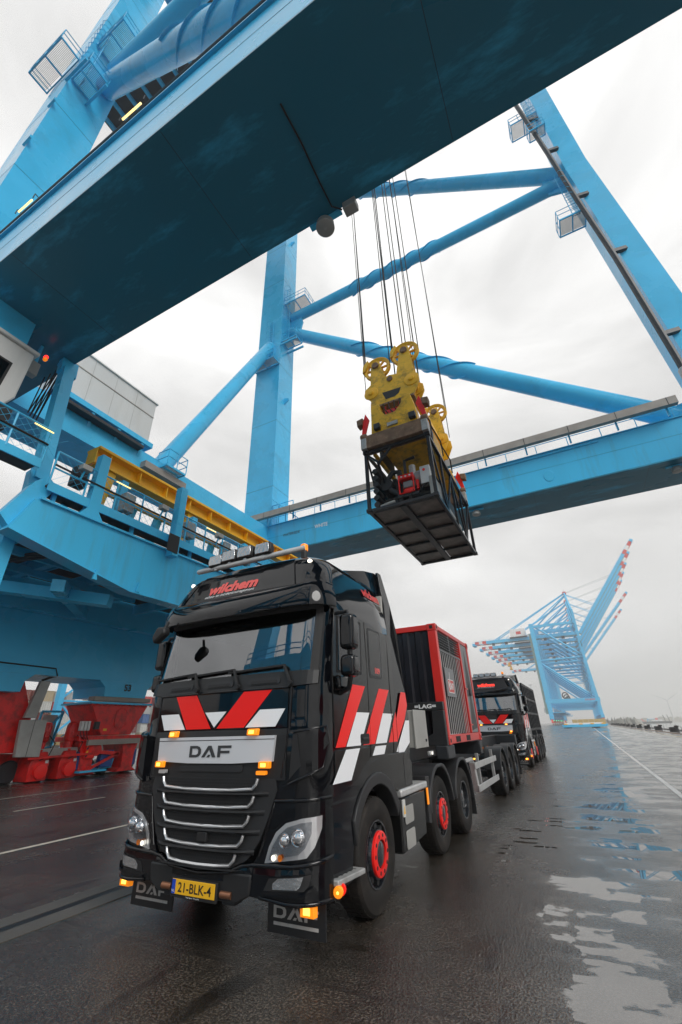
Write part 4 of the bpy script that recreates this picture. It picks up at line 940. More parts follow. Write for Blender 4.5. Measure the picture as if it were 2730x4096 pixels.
def patch(poly, off, thick=0.0, step=.06, zstep=.06):
    """a polygon in (s, z), cut into strips and laid on the skin"""
    mb = B(); smin = min(p[0] for p in poly); smax = max(p[0] for p in poly); n = max(1, math.ceil((smax-smin)/step))
    for i in range(n):
        q = clip(clip(poly, 0, smin+(smax-smin)*i/n, False), 0, smin+(smax-smin)*(i+1)/n, True)
        if len(q) < 3: continue
        zmin = min(p[1] for p in q); zmax = max(p[1] for p in q); m = max(1, math.ceil((zmax-zmin)/zstep))
        for j in range(m):
            w = q if m == 1 else clip(clip(q, 1, zmin+(zmax-zmin)*j/m, False), 1, zmin+(zmax-zmin)*(j+1)/m, True)
            if len(w) >= 3: mb.add([surf(p[0], p[1], off) for p in w], [tuple(range(len(w)))])
    if thick:
        m = len(poly); e = []
        dense = []
        for i in range(m):
            a, b = poly[i], poly[(i+1) % m]; k = max(1, math.ceil(max(abs(b[0]-a[0]), abs(b[1]-a[1]))/step))
            dense += [(a[0]+(b[0]-a[0])*j/k, a[1]+(b[1]-a[1])*j/k) for j in range(k)]
        k = len(dense); vs = [surf(p[0],p[1],off) for p in dense]+[surf(p[0],p[1],off-thick) for p in dense]
        mb.add(vs, [(i,(i+1)%k,k+(i+1)%k,k+i) for i in range(k)])
    return mb
def rr(x0, x1, z0, z1, r=.03, n=3):
    """rounded rectangle"""
    out = []
    for cx, cz, a0 in ((x1-r,z1-r,0),(x0+r,z1-r,90),(x0+r,z0+r,180),(x1-r,z0+r,270)):
        for i in range(n+1):
            a = R(a0+90*i/n); out.append((cx+r*math.cos(a), cz+r*math.sin(a)))
    return out
def rrring(poly, k_in, cx, cz):
    return [(cx+(p[0]-cx)*k_in, cz+(p[1]-cz)*k_in) for p in poly]
def wheel(t, x, y, rad, side, kind, name='wheel', width=.31):
    """tyre outer face at x*side"""
    s = side; o = (s*x, y, rad); ax = (s,0,0)
    w = bpy.data.objects.new(name, None); col.objects.link(w); w.parent = t
    R0 = rad
    B().lathe([(R0*.58,-width),(R0*.80,-width-.015),(R0*.95,-width+.01),(R0,-width+.05),(R0,-.05),(R0*.985,-.025),(R0*.95,-.006),(R0*.80,.006),(R0*.66,-.002),(R0*.585,-.02),(R0*.57,-.05)], o, ax, 48, close=True).build('tyre', 'tyre', w, smooth=35)
    mb = B()
    for k in range(44):   # tread blocks on the shoulder
        a = 2*math.pi*k/44; c, sn = math.cos(a), math.sin(a)
        mb.beam((o[0]-s*.10,y+c*(R0+.001),rad+sn*(R0+.001)),(o[0]-s*.035,y+c*(R0-.004),rad+sn*(R0-.004)),.05,.012,(0,c,sn))
        mb.beam((o[0]-s*.26,y+c*(R0+.001),rad+sn*(R0+.001)),(o[0]-s*.13,y+c*(R0+.001),rad+sn*(R0+.001)),.05,.012,(0,c,sn))
    mb.build('tread', 'tyre', w)
    if kind == 'steer':
        B().lathe([(R0*.575,-.07),(R0*.585,-.012),(R0*.555,-.012),(R0*.535,-.06),(R0*.50,-.12),(R0*.46,-.06),(R0*.42,.005),(R0*.24,.012),(R0*.22,-.02),(.001,-.02)], o, ax, 40).build('rim', 'rim_black', w, smooth=30)
        for k in range(10):
            a = 2*math.pi*(k+.5)/10; p = Vector((o[0]-s*.045, y+math.cos(a)*R0*.465, rad+math.sin(a)*R0*.465))
            B().cyl(p-Vector((s*.04,0,0)), p+Vector((s*.022,0,0)), .032, n=10).build('hand_hole', 'rubber', w)
        B().lathe([(.125,.035),(.185,.035),(.20,.028),(.205,-.01),(.195,-.02),(.12,-.02)], o, ax, 36, close=True).build('nut_guard_ring', 'red_bright', w, smooth=30)
        for k in range(10):
            a = 2*math.pi*k/10; p = Vector((o[0]+s*.02, y+math.cos(a)*.162, rad+math.sin(a)*.162))
            B().cyl(p, p+Vector((s*.0165,0,0)), .0185, n=10).build('ring_hole', 'rubber', w)
        B().lathe([(.118,-.02),(.112,.02),(.09,.03),(.001,.03)], o, ax, 24).build('hub_cap', 'rim_black', w, smooth=30)
    else:
        B().lathe([(R0*.575,-.07),(R0*.585,-.012),(R0*.55,-.014),(R0*.53,-.08),(R0*.50,-.17),(R0*.33,-.175),(R0*.31,-.16),(R0*.28,-.05),(R0*.24,-.04),(.001,-.04)], o, ax, 40).build('rim', 'rim_black', w, smooth=30)
        for k in range(10):
            a = 2*math.pi*k/10; p = Vector((o[0]-s*.175, y+math.cos(a)*R0*.42, rad+math.sin(a)*R0*.42))
            B().cyl(p, p+Vector((s*.012,0,0)), .03, n=8).build('hand_hole', 'rubber', w)
            q = Vector((o[0]-s*.16, y+math.cos(a)*R0*.33, rad+math.sin(a)*R0*.33))
            B().cyl(q, q+Vector((s*.03,0,0)), .014, n=6).build('wheel_nut', 'alu_dirty', w)
    return w
def arc(cx, cz, r, a0, a1, n):
    return [(cx+r*math.cos(R(a0+(a1-a0)*i/n)), cz+r*math.sin(R(a0+(a1-a0)*i/n))) for i in range(n+1)]
def amber_lamp(t, fn, w, h, depth=.045, m='amber_lit'):
    """lamp body plus lit lens; fn(u, v, d) maps to the truck"""
    a = B(); vs = []
    for d, k in ((0,1.0),(depth,.9)):
        vs += [fn(u*w/2*k, v*h/2*k, d) for u, v in ((-1,-1),(1,-1),(1,1),(-1,1))]
    o = a.add(vs, [(0,3,2,1),(4,5,6,7),(0,1,5,4),(1,2,6,5),(2,3,7,6),(3,0,4,7)]).build('warning_lamp', 'amber', t, bevel=.008)
    vs = [fn(u*w*.22, v*h*.25, depth+.003) for u, v in ((-1,-1),(1,-1),(1,1),(-1,1))]
    B().add(vs, [(0,1,2,3)]).build('lit_element', m, o, flip=False)
    return o
def tractor(name, label, loc, lit_sign=False):
    t = thing(name, label, 'truck', loc)
    # ---- cab shell with the windscreen opening left free
    zs = [1.15,1.3,1.5,1.72,1.74,1.9,2.0,2.12,2.18,2.24,2.36,2.5,2.65,2.8,2.96,3.0,3.08,3.16,3.24,3.34,3.42,3.5,3.56,3.6,3.64,3.67,3.70,3.72,3.74]
    rows = []
    for z in zs:
        h = contour(z); rows.append([(-x, y, z) for x, y in reversed(h)]+[(x, y, z) for x, y in h[1:]])
    mb = B(); n = len(rows[0]); c = (n-1)//2
    mb.v = [p for r in rows for p in r]
    for k in range(len(zs)-1):
        for i in range(n-1):
            glass = 2.24 <= zs[k] < 2.96 and abs(i+.5-c) < 17
            if not glass: mb.f.append((k*n+i, k*n+i+1, (k+1)*n+i+1, (k+1)*n+i))
        mb.f.append((k*n+n-1, k*n, (k+1)*n, (k+1)*n+n-1))
    mb.f.append(tuple((len(zs)-1)*n+i for i in range(n)))
    shell = mb.build('cab_shell', 'black_gloss', t, smooth=32)
    gl = B(); gz = [z for z in zs if 2.24 <= z <= 2.96]
    gl.grid([rows[zs.index(z)][c-17:c+18] for z in gz])
    ws = gl.build('windscreen', 'windscreen', t, smooth=60, flip=False)
    # black rim round the screen
    for s0, s1, z0, z1 in ((-1.20,1.20,2.205,2.275),(-1.20,1.20,2.94,2.985)):
        patch([(s0,z0),(s1,z0),(s1,z1),(s0,z1)], .006).build('screen_rubber', 'rubber', ws)
    for sg in (-1, 1):
        patch([(sg*1.11,2.24),(sg*1.20,2.24),(sg*1.20,2.97),(sg*1.11,2.97)], .006).build('screen_rubber', 'rubber', ws)
    # ---- interior
    B().box(-1.0,1.0,.36,.75,1.9,2.22).build('dashboard', 'interior', t, bevel=.06)
    B().lathe([(.215,-.018),(.235,0),(.215,.018),(.195,0)], (.62,.86,2.32), (0,-.55,.83), 24, close=True).build('steering_wheel', 'interior', t, smooth=40)
    for x in (-.55,.62):
        B().prism([(1.15,1.75),(1.6,1.75),(1.72,2.55),(1.55,2.75),(1.42,2.5),(1.3,2.0),(1.1,1.98)], 'yz', x-.25, x+.25).build('seat', 'interior', t, bevel=.06)
    B().box(-1.2,1.2,2.0,2.06,1.6,3.5).build('rear_trim', 'interior_light', t)
    B().box(-1.18,1.18,.7,2.0,2.98,3.02).build('headlining', 'interior_light', t)
    for sg in (-1, 1): B().box(sg*1.19,sg*1.215,.45,1.98,1.9,3.0).build('side_trim', 'interior', t)
    # ---- front skin
    hood = patch([(-.90,2.115),(-.90,1.745),(.90,1.745),(.90,2.115)], .012, .02).build('front_lid', 'black_gloss', t)
    reds = [[(-.655,2.105),(-.32,2.105),(-.05,1.755),(-.41,1.755)], [(.36,2.105),(.715,2.105),(.39,1.755),(.03,1.755)]]
    whites = [[(-.87,1.915),(-.565,1.915),(-.43,1.755),(-.775,1.755)], [(-.155,1.915),(.145,1.915),(-.005,1.765)], [(.575,1.915),(.875,1.915),(.77,1.755),(.41,1.755)]]
    for p in reds: patch(p, .017).build('red_stripe', 'decal_red', hood)
    for p in whites: patch(p, .017).build('white_stripe', 'decal_white', hood)
    # cowl under the screen with three grab recesses
    cw = patch([(-1.22,2.27),(-1.22,2.14),(-.9,2.118),(.9,2.118),(1.22,2.14),(1.22,2.27)], .02, .03).build('cowl', 'plastic', t)
    for s0 in (-.60, 0.0, .60):
        patch(rr(s0-.20,s0+.20,2.155,2.225,.03), .028, .02).build('grab_recess', 'plastic_grey', cw)
        patch(rr(s0-.16,s0+.16,2.165,2.195,.014), .034, .01).build('grab_slot', 'rubber', cw)
    # wipers
    for s0, s1 in ((-.30,-.95),(.28,-.42),(.93,.20)):
        w = B().tube([surf(s0,2.16,.05), surf(s0-.10,2.335,.04)], .018, 6).build('wiper_arm', 'plastic', t)
        B().tube([surf(s0-.10+(s1-s0)*k/4, 2.335-.03*k/4, .03) for k in range(5)], .015, 5).build('wiper_blade', 'rubber', w)
        B().cyl(surf(s0,2.15,.03), surf(s0,2.15,.07), .028, n=10).build('pivot', 'plastic', w)
    # black surround and the big pale name panel
    patch([(-.90,1.735),(-.90,1.30),(.90,1.30),(.90,1.735)], .008, .02).build('upper_grille_surround', 'plastic', t)
    npn = patch([(-.79,1.678),(-.77,1.455),(-.3,1.438),(.3,1.438),(.77,1.455),(.79,1.678)], .035, .03).build('name_panel', 'silver', t)
    patch([(-.79,1.650),(.79,1.650),(.79,1.644),(-.79,1.644)], .0375).build('panel_crease', 'plastic_grey', npn)
    maker_word('maker_lettering', 'text_dark', npn, lambda u, v: surf(u, 1.545+v, .040), .565, .105)
    patch(rr(-.42,.42,1.365,1.425,.02), .02, .02).build('lower_recess', 'plastic_grey', t)
    # ---- grille: backing, five slots with honeycomb, silver trims, bars between
    gp = [(-.80,1.31),(-.82,1.22),(-.75,1.02),(-.66,.83),(-.54,.69),(-.36,.62),(0,.59),(.36,.62),(.54,.69),(.66,.83),(.75,1.02),(.82,1.22),(.80,1.31)]
    patch(gp, .014, .03).build('grille_panel', 'plastic_grey', t)
    zt = [1.305,1.165,1.015,.865,.722]; hw = [.615,.58,.54,.49,.42]
    for k in range(5):
        z1 = zt[k]; z0 = z1-.072; w = hw[k]
        slot = patch([(-w,z1),(-w+.04,z0+.01),(-w*.5,z0-.006),(w*.5,z0-.006),(w-.04,z0+.01),(w,z1),(0,z1+.004)], .018).build('grille_slot', 'rubber', t)
        hb = B(); a = .017; ny = 3
        for j in range(ny):
            zz = z0+.012+j*a*1.5; ni = int((w-.05)/(a*.866))
            for i in range(-ni, ni+1):
                if (i+j) % 2: continue
                sx = i*a*.95
                if abs(sx) > w-.05-(.03 if j == 0 else 0): continue
                o_ = [(sx+a*.98*math.sin(R(60*q)), zz+a*.98*math.cos(R(60*q))) for q in range(6)]; i_ = [(sx+a*.68*math.sin(R(60*q)), zz+a*.68*math.cos(R(60*q))) for q in range(6)]
                hb.add([surf(p[0],p[1],.028) for p in o_+i_], [(q,(q+1)%6,6+(q+1)%6,6+q) for q in range(6)])
        hm = hb.build('honeycomb', 'plastic_grey', slot, flip=False); hm['kind'] = 'stuff'
        pts = [(-w-.01,z1+.01),(-w+.005,z1-.035),(-w+.045,z0-.004),(-w*.5,z0-.018),(0,z0-.022),(w*.5,z0-.018),(w-.045,z0-.004),(w-.005,z1-.035),(w+.01,z1+.01)]
        dn = []
        for (a0, b0), (a1, b1) in zip(pts[:-1], pts[1:]):
            m = max(1, int(abs(a1-a0)/.08)); dn += [(a0+(a1-a0)*q/m, b0+(b1-b0)*q/m) for q in range(m)]
        dn.append(pts[-1])
        B().tube([surf(p[0],p[1],.040) for p in dn], .0165, 6).build('silver_trim', 'trim_silver', slot, smooth=60)
        # bulged bar under the slot
        rows_ = []
        zb1 = z0-.024; zb0 = (zt[k+1]+.004) if k < 4 else .615
        wb = w+.12
        for q, off in ((0,.014),(.12,.056),(.35,.074),(.6,.056),(.85,.028),(1,.014)):
            zz = zb1+(zb0-zb1)*q; rows_.append([surf(wb*(i/10), zz-.012*(1-(i/10)**2), .014+(off-.014)*min(1, 5*(1-abs(i)/10))) for i in range(-10,11)])
        B().grid(rows_).build('grille_bar', 'plastic_grey', t, smooth=50)
    B().box(-.05+.02,.07+.02,-.085,-.03,.80,.88).build('radar_cover', 'rubber', t, bevel=.008)
    # ---- lower corners, headlights, bumper
    for sg in (-1, 1):
        pc_ = [(sg*s, z) for s, z in ((.80,1.14),(1.40,1.16),(1.42,.66),(.56,.60),(.66,.75),(.74,.95))]
        patch(pc_, .008, .03).build('corner_panel', 'black_gloss', t)
        hl = [(.725,.68),(.765,.80),(.83,.905),(.93,.975),(1.09,1.012),(1.275,1.025),(1.27,.93),(1.20,.80),(1.13,.73)]
        gl_ = [(.765,.703),(.80,.80),(.86,.885),(.945,.945),(1.075,.978),(1.175,.985),(1.172,.90),(1.12,.80),(1.06,.755)]
        body = patch([(sg*s, z) for s, z in hl], .014, .03).build('headlight', 'trim_silver', t)
        patch([(sg*s, z) for s, z in gl_], .016).build('lamp_bowl', 'reflector', body)
        for s, z, r in ((1.055,.875,.068),(.925,.85,.056)):
            p = Vector(surf(sg*s, z, .020)); q = Vector(surf(sg*s, z, .06)); B().lathe([(r,0),(r*.96,.010),(r*.9,.006),(r*.7,.022),(r*.35,.034),(.001,.037)], p, q-p, 20).build('projector', 'chrome', body, smooth=50)
        B().cyl(surf(sg*.825,.725,.026), surf(sg*.825,.725,.034), .022, n=12).build('daytime_lamp', 'lamp_white', body)
        B().cyl(surf(sg*.89,.727,.026), surf(sg*.89,.727,.032), .024, n=12).build('indicator', 'amber_dark', body)
        patch([(sg*s, z) for s, z in gl_], .045).build('cover_glass', 'clear', body)
        patch([(sg*s, z) for s, z in ((1.02,1.70),(1.16,1.715),(1.33,1.745),(1.37,1.60),(1.30,1.40),(1.14,1.34),(.96,1.26),(.98,1.30))], .05, .05).build('air_guide', 'black_gloss', t)
        patch([(sg*s, z) for s, z in ((1.0,1.68),(1.05,1.685),(1.09,1.42),(.97,1.31))], .052).build('air_slot', 'rubber', t)
        # bumper corner with fog lamp
        patch([(sg*s, z) for s, z in ((.50,.665),(.60,.655),(1.0,.665),(1.42,.715),(1.42,.42),(.95,.42),(.60,.45),(.50,.50))], .022, .07).build('bumper_corner', 'black_gloss', t)
        fo = [(.74,.50),(.79,.585),(1.19,.625),(1.16,.55),(1.12,.515)]
        fl = patch([(sg*s, z) for s, z in fo], .025).build('fog_lamp', 'rubber', t)
        patch([(sg*s, z) for s, z in ((.83,.515),(.83,.553),(.88,.590),(1.12,.612),(1.09,.545),(1.06,.525))], .030).build('fog_lens', 'lens', fl)
        patch([(sg*s, z) for s, z in ((.72,.485),(1.12,.500),(1.20,.545),(1.20,.525),(1.13,.478),(.72,.463))], .040, .03).build('fog_rim', 'black_gloss', fl)
        # mud flap with lettering under the bumper
        f = B().box(sg*.885-.30, sg*.885+.30, .27, .285, .135, .415).build('front_mudflap', 'rubber_wet', t)
        maker_word('flap_lettering', 'text_grey2', f, lambda u, v: (sg*.885+u, .266, .283+v), .47, .085)
        B().box(sg*.885-.23, sg*.885+.23, .264, .268, .192, .215).build('flap_underline', 'text_grey2', f)
        amber_lamp(t, lambda u, v, d: (sg*1.11+u, .14-d, .375+v), .15, .095, .06)
        # tow pin
        B().box(sg*.36-.07,sg*.36+.07,-.02,.10,.36,.50).build('tow_bracket', 'dark_steel', t, bevel=.01)
        B().cyl((sg*.36-.06,-.05,.44),(sg*.36+.06,-.05,.44),.028,n=12).build('tow_pin', 'copper', t, smooth=40)
    B().prism([(-.62,.60),(.62,.60),(.60,.45),(.47,.39),(-.47,.39),(-.60,.45)], 'xz', -.055, .03).build('bumper_centre', 'plastic', t, bevel=.015)
    patch([(-.62,.668),(-.50,.655),(-.36,.600),(0,.572),(.36,.600),(.50,.655),(.62,.668),(.62,.56),(.45,.53),(-.45,.53),(-.62,.56)], .030, .05).build('bumper_lip', 'black_gloss', t)
    # rolled edges that catch the sky
    def edge(pts, off, r):
        dn = []
        for (a0, b0), (a1, b1) in zip(pts[:-1], pts[1:]):
            m = max(1, int(abs(a1-a0)/.06)); dn += [(a0+(a1-a0)*q/m, b0+(b1-b0)*q/m) for q in range(m)]
        dn.append(pts[-1]); B().tube([surf(p[0],p[1],off) for p in dn], r, 8).build('rolled_edge', 'black_gloss', t, smooth=60)
    edge([(-.90,2.112),(.90,2.112)], .010, .016)
    for sg in (-1, 1):
        edge([(sg*s, z) for s, z in ((.60,.660),(1.0,.668),(1.40,.715))], .020, .020)
        edge([(sg*s, z) for s, z in ((.70,.452),(.95,.425),(1.40,.428))], .018, .018)
        edge([(sg*s, z) for s, z in ((.80,1.135),(1.38,1.155))], .006, .018)
        edge([(sg*s, z) for s, z in ((.66,.72),(.74,.93),(.80,1.13))], .012, .012)
        edge([(sg*s, z) for s, z in ((1.0,1.70),(1.16,1.718),(1.33,1.748),(1.37,1.60),(1.30,1.40),(1.14,1.34),(.96,1.27))], .042, .016)
        edge([(sg*s, z) for s, z in ((.93,2.12),(.92,1.74),(.86,1.32))], .004, .012)
    edge([(-.60,.660),(-.50,.648),(-.36,.595),(0,.568),(.36,.595),(.50,.648),(.60,.660)], .028, .016)
    # registration plate
    pl = B().box(-.275,.275,-.085,-.06,.375,.520).build('plate_holder', 'rubber', t, bevel=.006)
    B().box(-.26,.26,-.092,-.086,.402,.512).build('registration_plate', 'plate_yellow', pl, bevel=.004)
    B().box(-.257,-.215,-.0945,-.0925,.405,.509).build('country_band', 'plate_blue', pl)
    lettering('plate_text', '21-BLK-4', .1, 'text_black', pl, lambda u, v: (.02+u, -.0945, .457+v), weight=.0012, width=.40, height=.070)
    lettering('plate_text', 'NL', .1, 'text_white', pl, lambda u, v: (-.236+u, -.0965, .428+v), height=.018)
    lettering('dealer_text', 'Verspui Trucks', .1, 'text_white', pl, lambda u, v: (0+u, -.0862, .388+v), width=.16, height=.014)
    # warning lamps on the front
    for s, z in ((-.55,1.712),(.54,1.712),(-.70,1.428),(.70,1.428)):
        amber_lamp(t, lambda u, v, d, s=s, z=z: surf(s+u, z+v, .03+d), .13, .062)
    for s, m in ((-.655,'alu'),(.66,'amber')):
        patch(rr(s-.055,s+.055,1.345,1.378,.008), .05, .03).build('marker_lamp', m, t)
    # ---- sun visor
    vr = []
    for q, (dy, z) in enumerate(((.11,3.225),(.06,3.20),(.01,3.14),(-.03,3.07),(-.055,2.985),(-.055,2.94),(-.03,2.938),(-.01,2.96),(.05,3.01))):
        r_ = []
        for i in range(-22, 23):
            s = 1.42*i/22; k = min(1, 3*(1-abs(i)/22.5)); p = surf(s, 2.6, 0); zz = z+.03*(abs(i)/22)**2
            px, py = p[0], p[1]-.115
            nx = (px/1.245)
            out = max(0, .06-dy); f = abs(nx)**4
            r_.append((px+math.copysign(1,px or 1)*out*.5*f, py+.06+(dy-.06)*(1-f*.75), zz))
        vr.append(r_)
    vis = B().grid(vr).build('sun_visor', 'black_gloss', t, smooth=50)
    for s in (-.78,-.26,.26,.78):
        for z in (2.965, 3.04):
            p = surf(s, 2.6, 0); B().cyl((p[0], p[1]-.13, z),(p[0], p[1]-.172+(.03 if z > 3 else 0), z), .012, n=8).build('visor_bolt', 'rim_black', vis)
    # ---- roof sign panel
    rp = patch([(-.88,3.235),(.88,3.235),(.74,3.65),(-.74,3.65)], .022, .03).build('roof_sign', 'black_gloss' if not lit_sign else 'text_black', t)
    lettering('roof_lettering', 'wilchem', .2, 'text_red' if not lit_sign else 'sign_red', rp, lambda u, v: surf(u-.08, 3.385+v, .028), weight=.010, shear=.12, width=.80, height=.155)
    lettering('roof_sublettering', 'milieu- en incidentmanagement', .05, 'text_white', rp, lambda u, v: surf(u-.10, 3.275+v, .028), shear=.12, width=.80, height=.048)
    patch([(-.90,3.225),(-.5,3.195),(.5,3.195),(.90,3.225),(.90,3.238),(-.90,3.238)], .03).build('sign_shadow_gap', 'rubber', rp)
    for sg in (-1, 1):
        cl = patch([(sg*s, z) for s, z in ((.93,3.25),(1.28,3.25),(1.20,3.42),(1.02,3.585),(.80,3.60))], .014, .02).build('corner_window', 'black_gloss', t)
        B().cyl(surf(sg*.97,3.575,.0), surf(sg*.97,3.575,.03), .026, n=12).build('clearance_lamp', 'lamp_white', cl)
    # ---- light bar
    bar = B().tube([(x, .20+.24*x*x, 3.70+.12*x*x) for x in [-1.0+.093*i for i in range(21)]], .036, 10).build('light_bar', 'alu', t, smooth=50)
    for x in (-.475,-.205,.065,.335):
        y = .17+.24*x*x
        lp = bpy.data.objects.new('driving_lamp', None); col.objects.link(lp); lp.parent = t
        po = [(x-.125,3.745),(x+.125,3.745),(x+.135,3.81),(x+.115,3.905),(x-.115,3.905),(x-.135,3.81)]
        B().prism(po, 'xz', y-.02, y+.07).build('lamp_body', 'plastic', lp, bevel=.015)
        B().prism(rrring(po,.84,x,3.823), 'xz', y-.032, y-.018).build('lamp_lens', 'lens', lp, bevel=.006)
        B().box(x-.02,x+.02,y+.0,y+.05,3.69,3.74).build('lamp_foot', 'alu', lp)
    bc = B().cyl((.70,.62,3.70),(.70,.62,3.86),.045,n=10).build('beacon_post', 'plastic', t)
    B().lathe([(.050,0),(.053,.02),(.050,.085),(.03,.10),(.001,.102)], (.70,.62,3.86), (0,0,1), 18).build('beacon', 'amber', bc, smooth=40)
    # ---- sides
    for sg in (-1, 1):
        X0 = sg*1.243; X1 = sg*1.256
        def sp(poly, x_in, x_out, nm, m, par=t, bev=0.0):
            return B().prism(poly, 'yz', sg*x_in, sg*x_out).build(nm, m, par, bevel=bev)
        door = sp([(.36,1.545),(1.225,1.545),(1.235,2.4),(1.20,2.97),(.40,2.965),(.33,2.3)], 1.236, 1.256, 'door', 'black_satin', bev=.006)
        sp([(.36,1.26),(.50,1.235),(.86,1.235),(1.0,1.33),(1.20,1.40),(1.225,1.525),(.36,1.525)], 1.22, 1.258, 'lower_door', 'black_satin', door, .006)
        sp([(.42,2.26),(1.07,2.29),(1.10,2.92),(.44,2.89)], 1.2565, 1.259, 'window_frame', 'rubber', door)
        sp([(.46,2.29),(1.03,2.32),(1.06,2.89),(.48,2.86)], 1.2595, 1.2615, 'window', 'side_glass', door)
        sp([(.36,2.06),(1.225,2.06),(1.225,2.075),(.36,2.075)], 1.2562, 1.2600, 'door_crease', 'black_gloss', door)
        hd = sp(rr(.95,1.20,1.555,1.66,.03), 1.2562, 1.264, 'door_handle', 'rubber', door, .003)
        sp(rr(1.0,1.17,1.60,1.625,.01), 1.265, 1.275, 'handle_grip', 'plastic_grey', hd, .003)
        sp([(1.245,1.42),(1.95,1.42),(1.97,2.9),(1.245,2.96)], 1.236, 1.2545, 'sleeper_side', 'black_satin', t, .006)
        sp(rr(1.30,1.72,2.28,2.90,.05), 1.2547, 1.2585, 'sleeper_panel_rim', 'plastic', t, .003)
        sp(rr(1.33,1.69,2.31,2.87,.04), 1.2587, 1.2605, 'sleeper_panel', 'black_satin', t)
        sp([(1.98,1.42),(2.13,1.42),(2.13,2.92),(1.99,2.92)], 1.236, 1.2525, 'rear_corner_panel', 'black_satin', t, .006)
        # stripes, cut where the panels end
        xo = {0:1.2620, 1:1.2568, 2:1.2548}
        def stripe(poly, nm, m):
            for k, (a, b) in enumerate(((.2,1.228),(1.246,1.96),(1.985,2.125))):
                q = clip(clip(poly, 0, a, False), 0, b, True)
                if len(q) >= 3: B().add([(sg*xo[k], *p) for p in q], [tuple(range(len(q)))]).build(nm, m, door, flip=False)
        for d in (0, .78, 1.56):
            stripe([(.80+d,2.165),(1.14+d,2.165),(.58+d,1.548),(.24+d+(.12 if d == 0 else 0),1.548)], 'red_stripe', 'decal_red')
            stripe([(.88+d,1.878),(1.23+d,1.878),(.95+d,1.548),(.60+d,1.548)], 'white_stripe', 'decal_white')
            zc = 1.245 if d == 0 else 1.43
            stripe([(.93+d,1.522),(.59+d,1.522),(.59-(1.522-zc)*1.09+d,zc),(.93-(1.522-zc)*.86+d,zc)], 'white_stripe', 'decal_white')
        # air deflector behind the cab
        def shear(mb):
            mb.v = [(v[0]-sg*max(0, v[2]-3.0)*.12, v[1], v[2]) for v in mb.v]; return mb
        df = shear(B().prism([(2.16,1.30),(2.58,1.26),(2.63,1.5),(2.69,1.80),(2.62,2.2),(2.50,3.0),(2.43,3.45),(2.27,3.93),(2.15,3.93),(2.15,3.4)], 'yz', sg*1.19, sg*1.238)).build('air_deflector', 'black_gloss', t, bevel=.01)
        B().add([(sg*1.2425,*p) for p in ((2.43,2.17),(2.62,2.17),(2.655,2.0),(2.50,1.81),(2.17,1.56),(2.17,1.82))], [(0,1,2,3,4,5)]).build('red_stripe', 'decal_red', df, flip=False)
        B().add([(sg*1.2425,*p) for p in ((2.52,1.80),(2.685,1.80),(2.63,1.52),(2.34,1.40),(2.17,1.40),(2.17,1.50))], [(0,1,2,3,4,5)]).build('white_stripe', 'decal_white', df, flip=False)
        # skirt ahead of the wheel, arch and panel behind it
        sk = [(.26,.43),(.70,.43),(.74,.60)]+arc(1.38,.55,.64,172,118,6)+[(1.02,1.24),(.40,1.22),(.26,1.15)]
        sp(sk, 1.12, 1.236, 'front_skirt', 'black_gloss', t, .01)
        ah = [(p[0],p[1]) for p in arc(1.38,.52,.74,150,30,12)]+[(p[0],p[1]) for p in arc(1.38,.52,.62,22,165,14)]
        sp(ah, 1.05, 1.262, 'wheel_arch', 'plastic_grey', t, .012)
        sp(arc(1.38,.52,.745,118,40,8)+[(2.0,1.03),(2.06,1.0),(2.60,1.02),(2.64,1.28),(2.45,1.42),(1.6,1.42),(1.2,1.36)], 1.10, 1.246, 'rear_cab_skirt', 'black_satin', t, .01)
        sp([(2.30,1.02),(2.312,1.02),(2.312,1.40),(2.30,1.40)], 1.2465, 1.2475, 'panel_gap', 'rubber', t)
        sp(arc(1.38,.5,.60,170,10,12)+[(1.9,.5),(1.9,1.3),(.85,1.3),(.85,.5)], .80, .86, 'wheel_house', 'rubber', t)
        # entry step
        st = B().prism([(.28,.50),(.84,.47),(.84,.515),(.28,.545)], 'yz', sg*1.10, sg*1.31).build('entry_step', 'alu_dirty', t, bevel=.01)
        for i in range(5):
            for j in range(2): B().box(sg*(1.15+.08*j)-.02,sg*(1.15+.08*j)+.02,.36+.09*i,.40+.09*i,.535-.005*i,.5405-.005*i).build('step_hole', 'rubber', st)
        sp([(.28,.545),(.84,.515),(.84,.66),(.28,.70)], 1.095, 1.11, 'step_kick_plate', 'alu', t)
        lm = B().lathe([(.042,0),(.044,.03),(.036,.045),(.001,.05)], (sg*1.30,.30,.47), (sg*.25,-1,0), 16).build('round_marker', 'amber', t, smooth=40)
        B().lathe([(.016,.046),(.001,.054)], (sg*1.30,.30,.47), (sg*.25,-1,0), 12).build('lit_element', 'amber_lit', lm)
        B().lathe([(.044,0),(.044,-.03),(.036,-.04),(.001,-.045)], (sg*1.30,.335,.47), (sg*.25,-1,0), 16).build('rear_marker', 'lamp_red_dim', t, smooth=40)
        # mirrors on arms
        mx = 1.45 if sg > 0 else -1.36
        mo = bpy.data.objects.new('mirror', None); col.objects.link(mo); mo.parent = t
        B().prism(rr(mx-.085,mx+.085,2.475,2.855,.05), 'xz', .28, .46).build('main_housing', 'black_gloss', mo, bevel=.045, seg=3)
        B().prism(rr(mx-.085,mx+.085,2.20,2.42,.05), 'xz', .28, .46).build('wide_housing', 'black_gloss', mo, bevel=.045, seg=3)
        B().tube([(sg*1.22,.42,2.90),(mx*.98,.40,2.90),(mx,.38,2.82)], .022, 8).tube([(mx,.38,2.48),(mx,.38,2.40)], .03, 8).tube([(mx,.38,2.22),(mx*.97,.42,2.10),(sg*1.25,.5,2.06)], .028, 8).build('arm', 'plastic', mo, smooth=50)
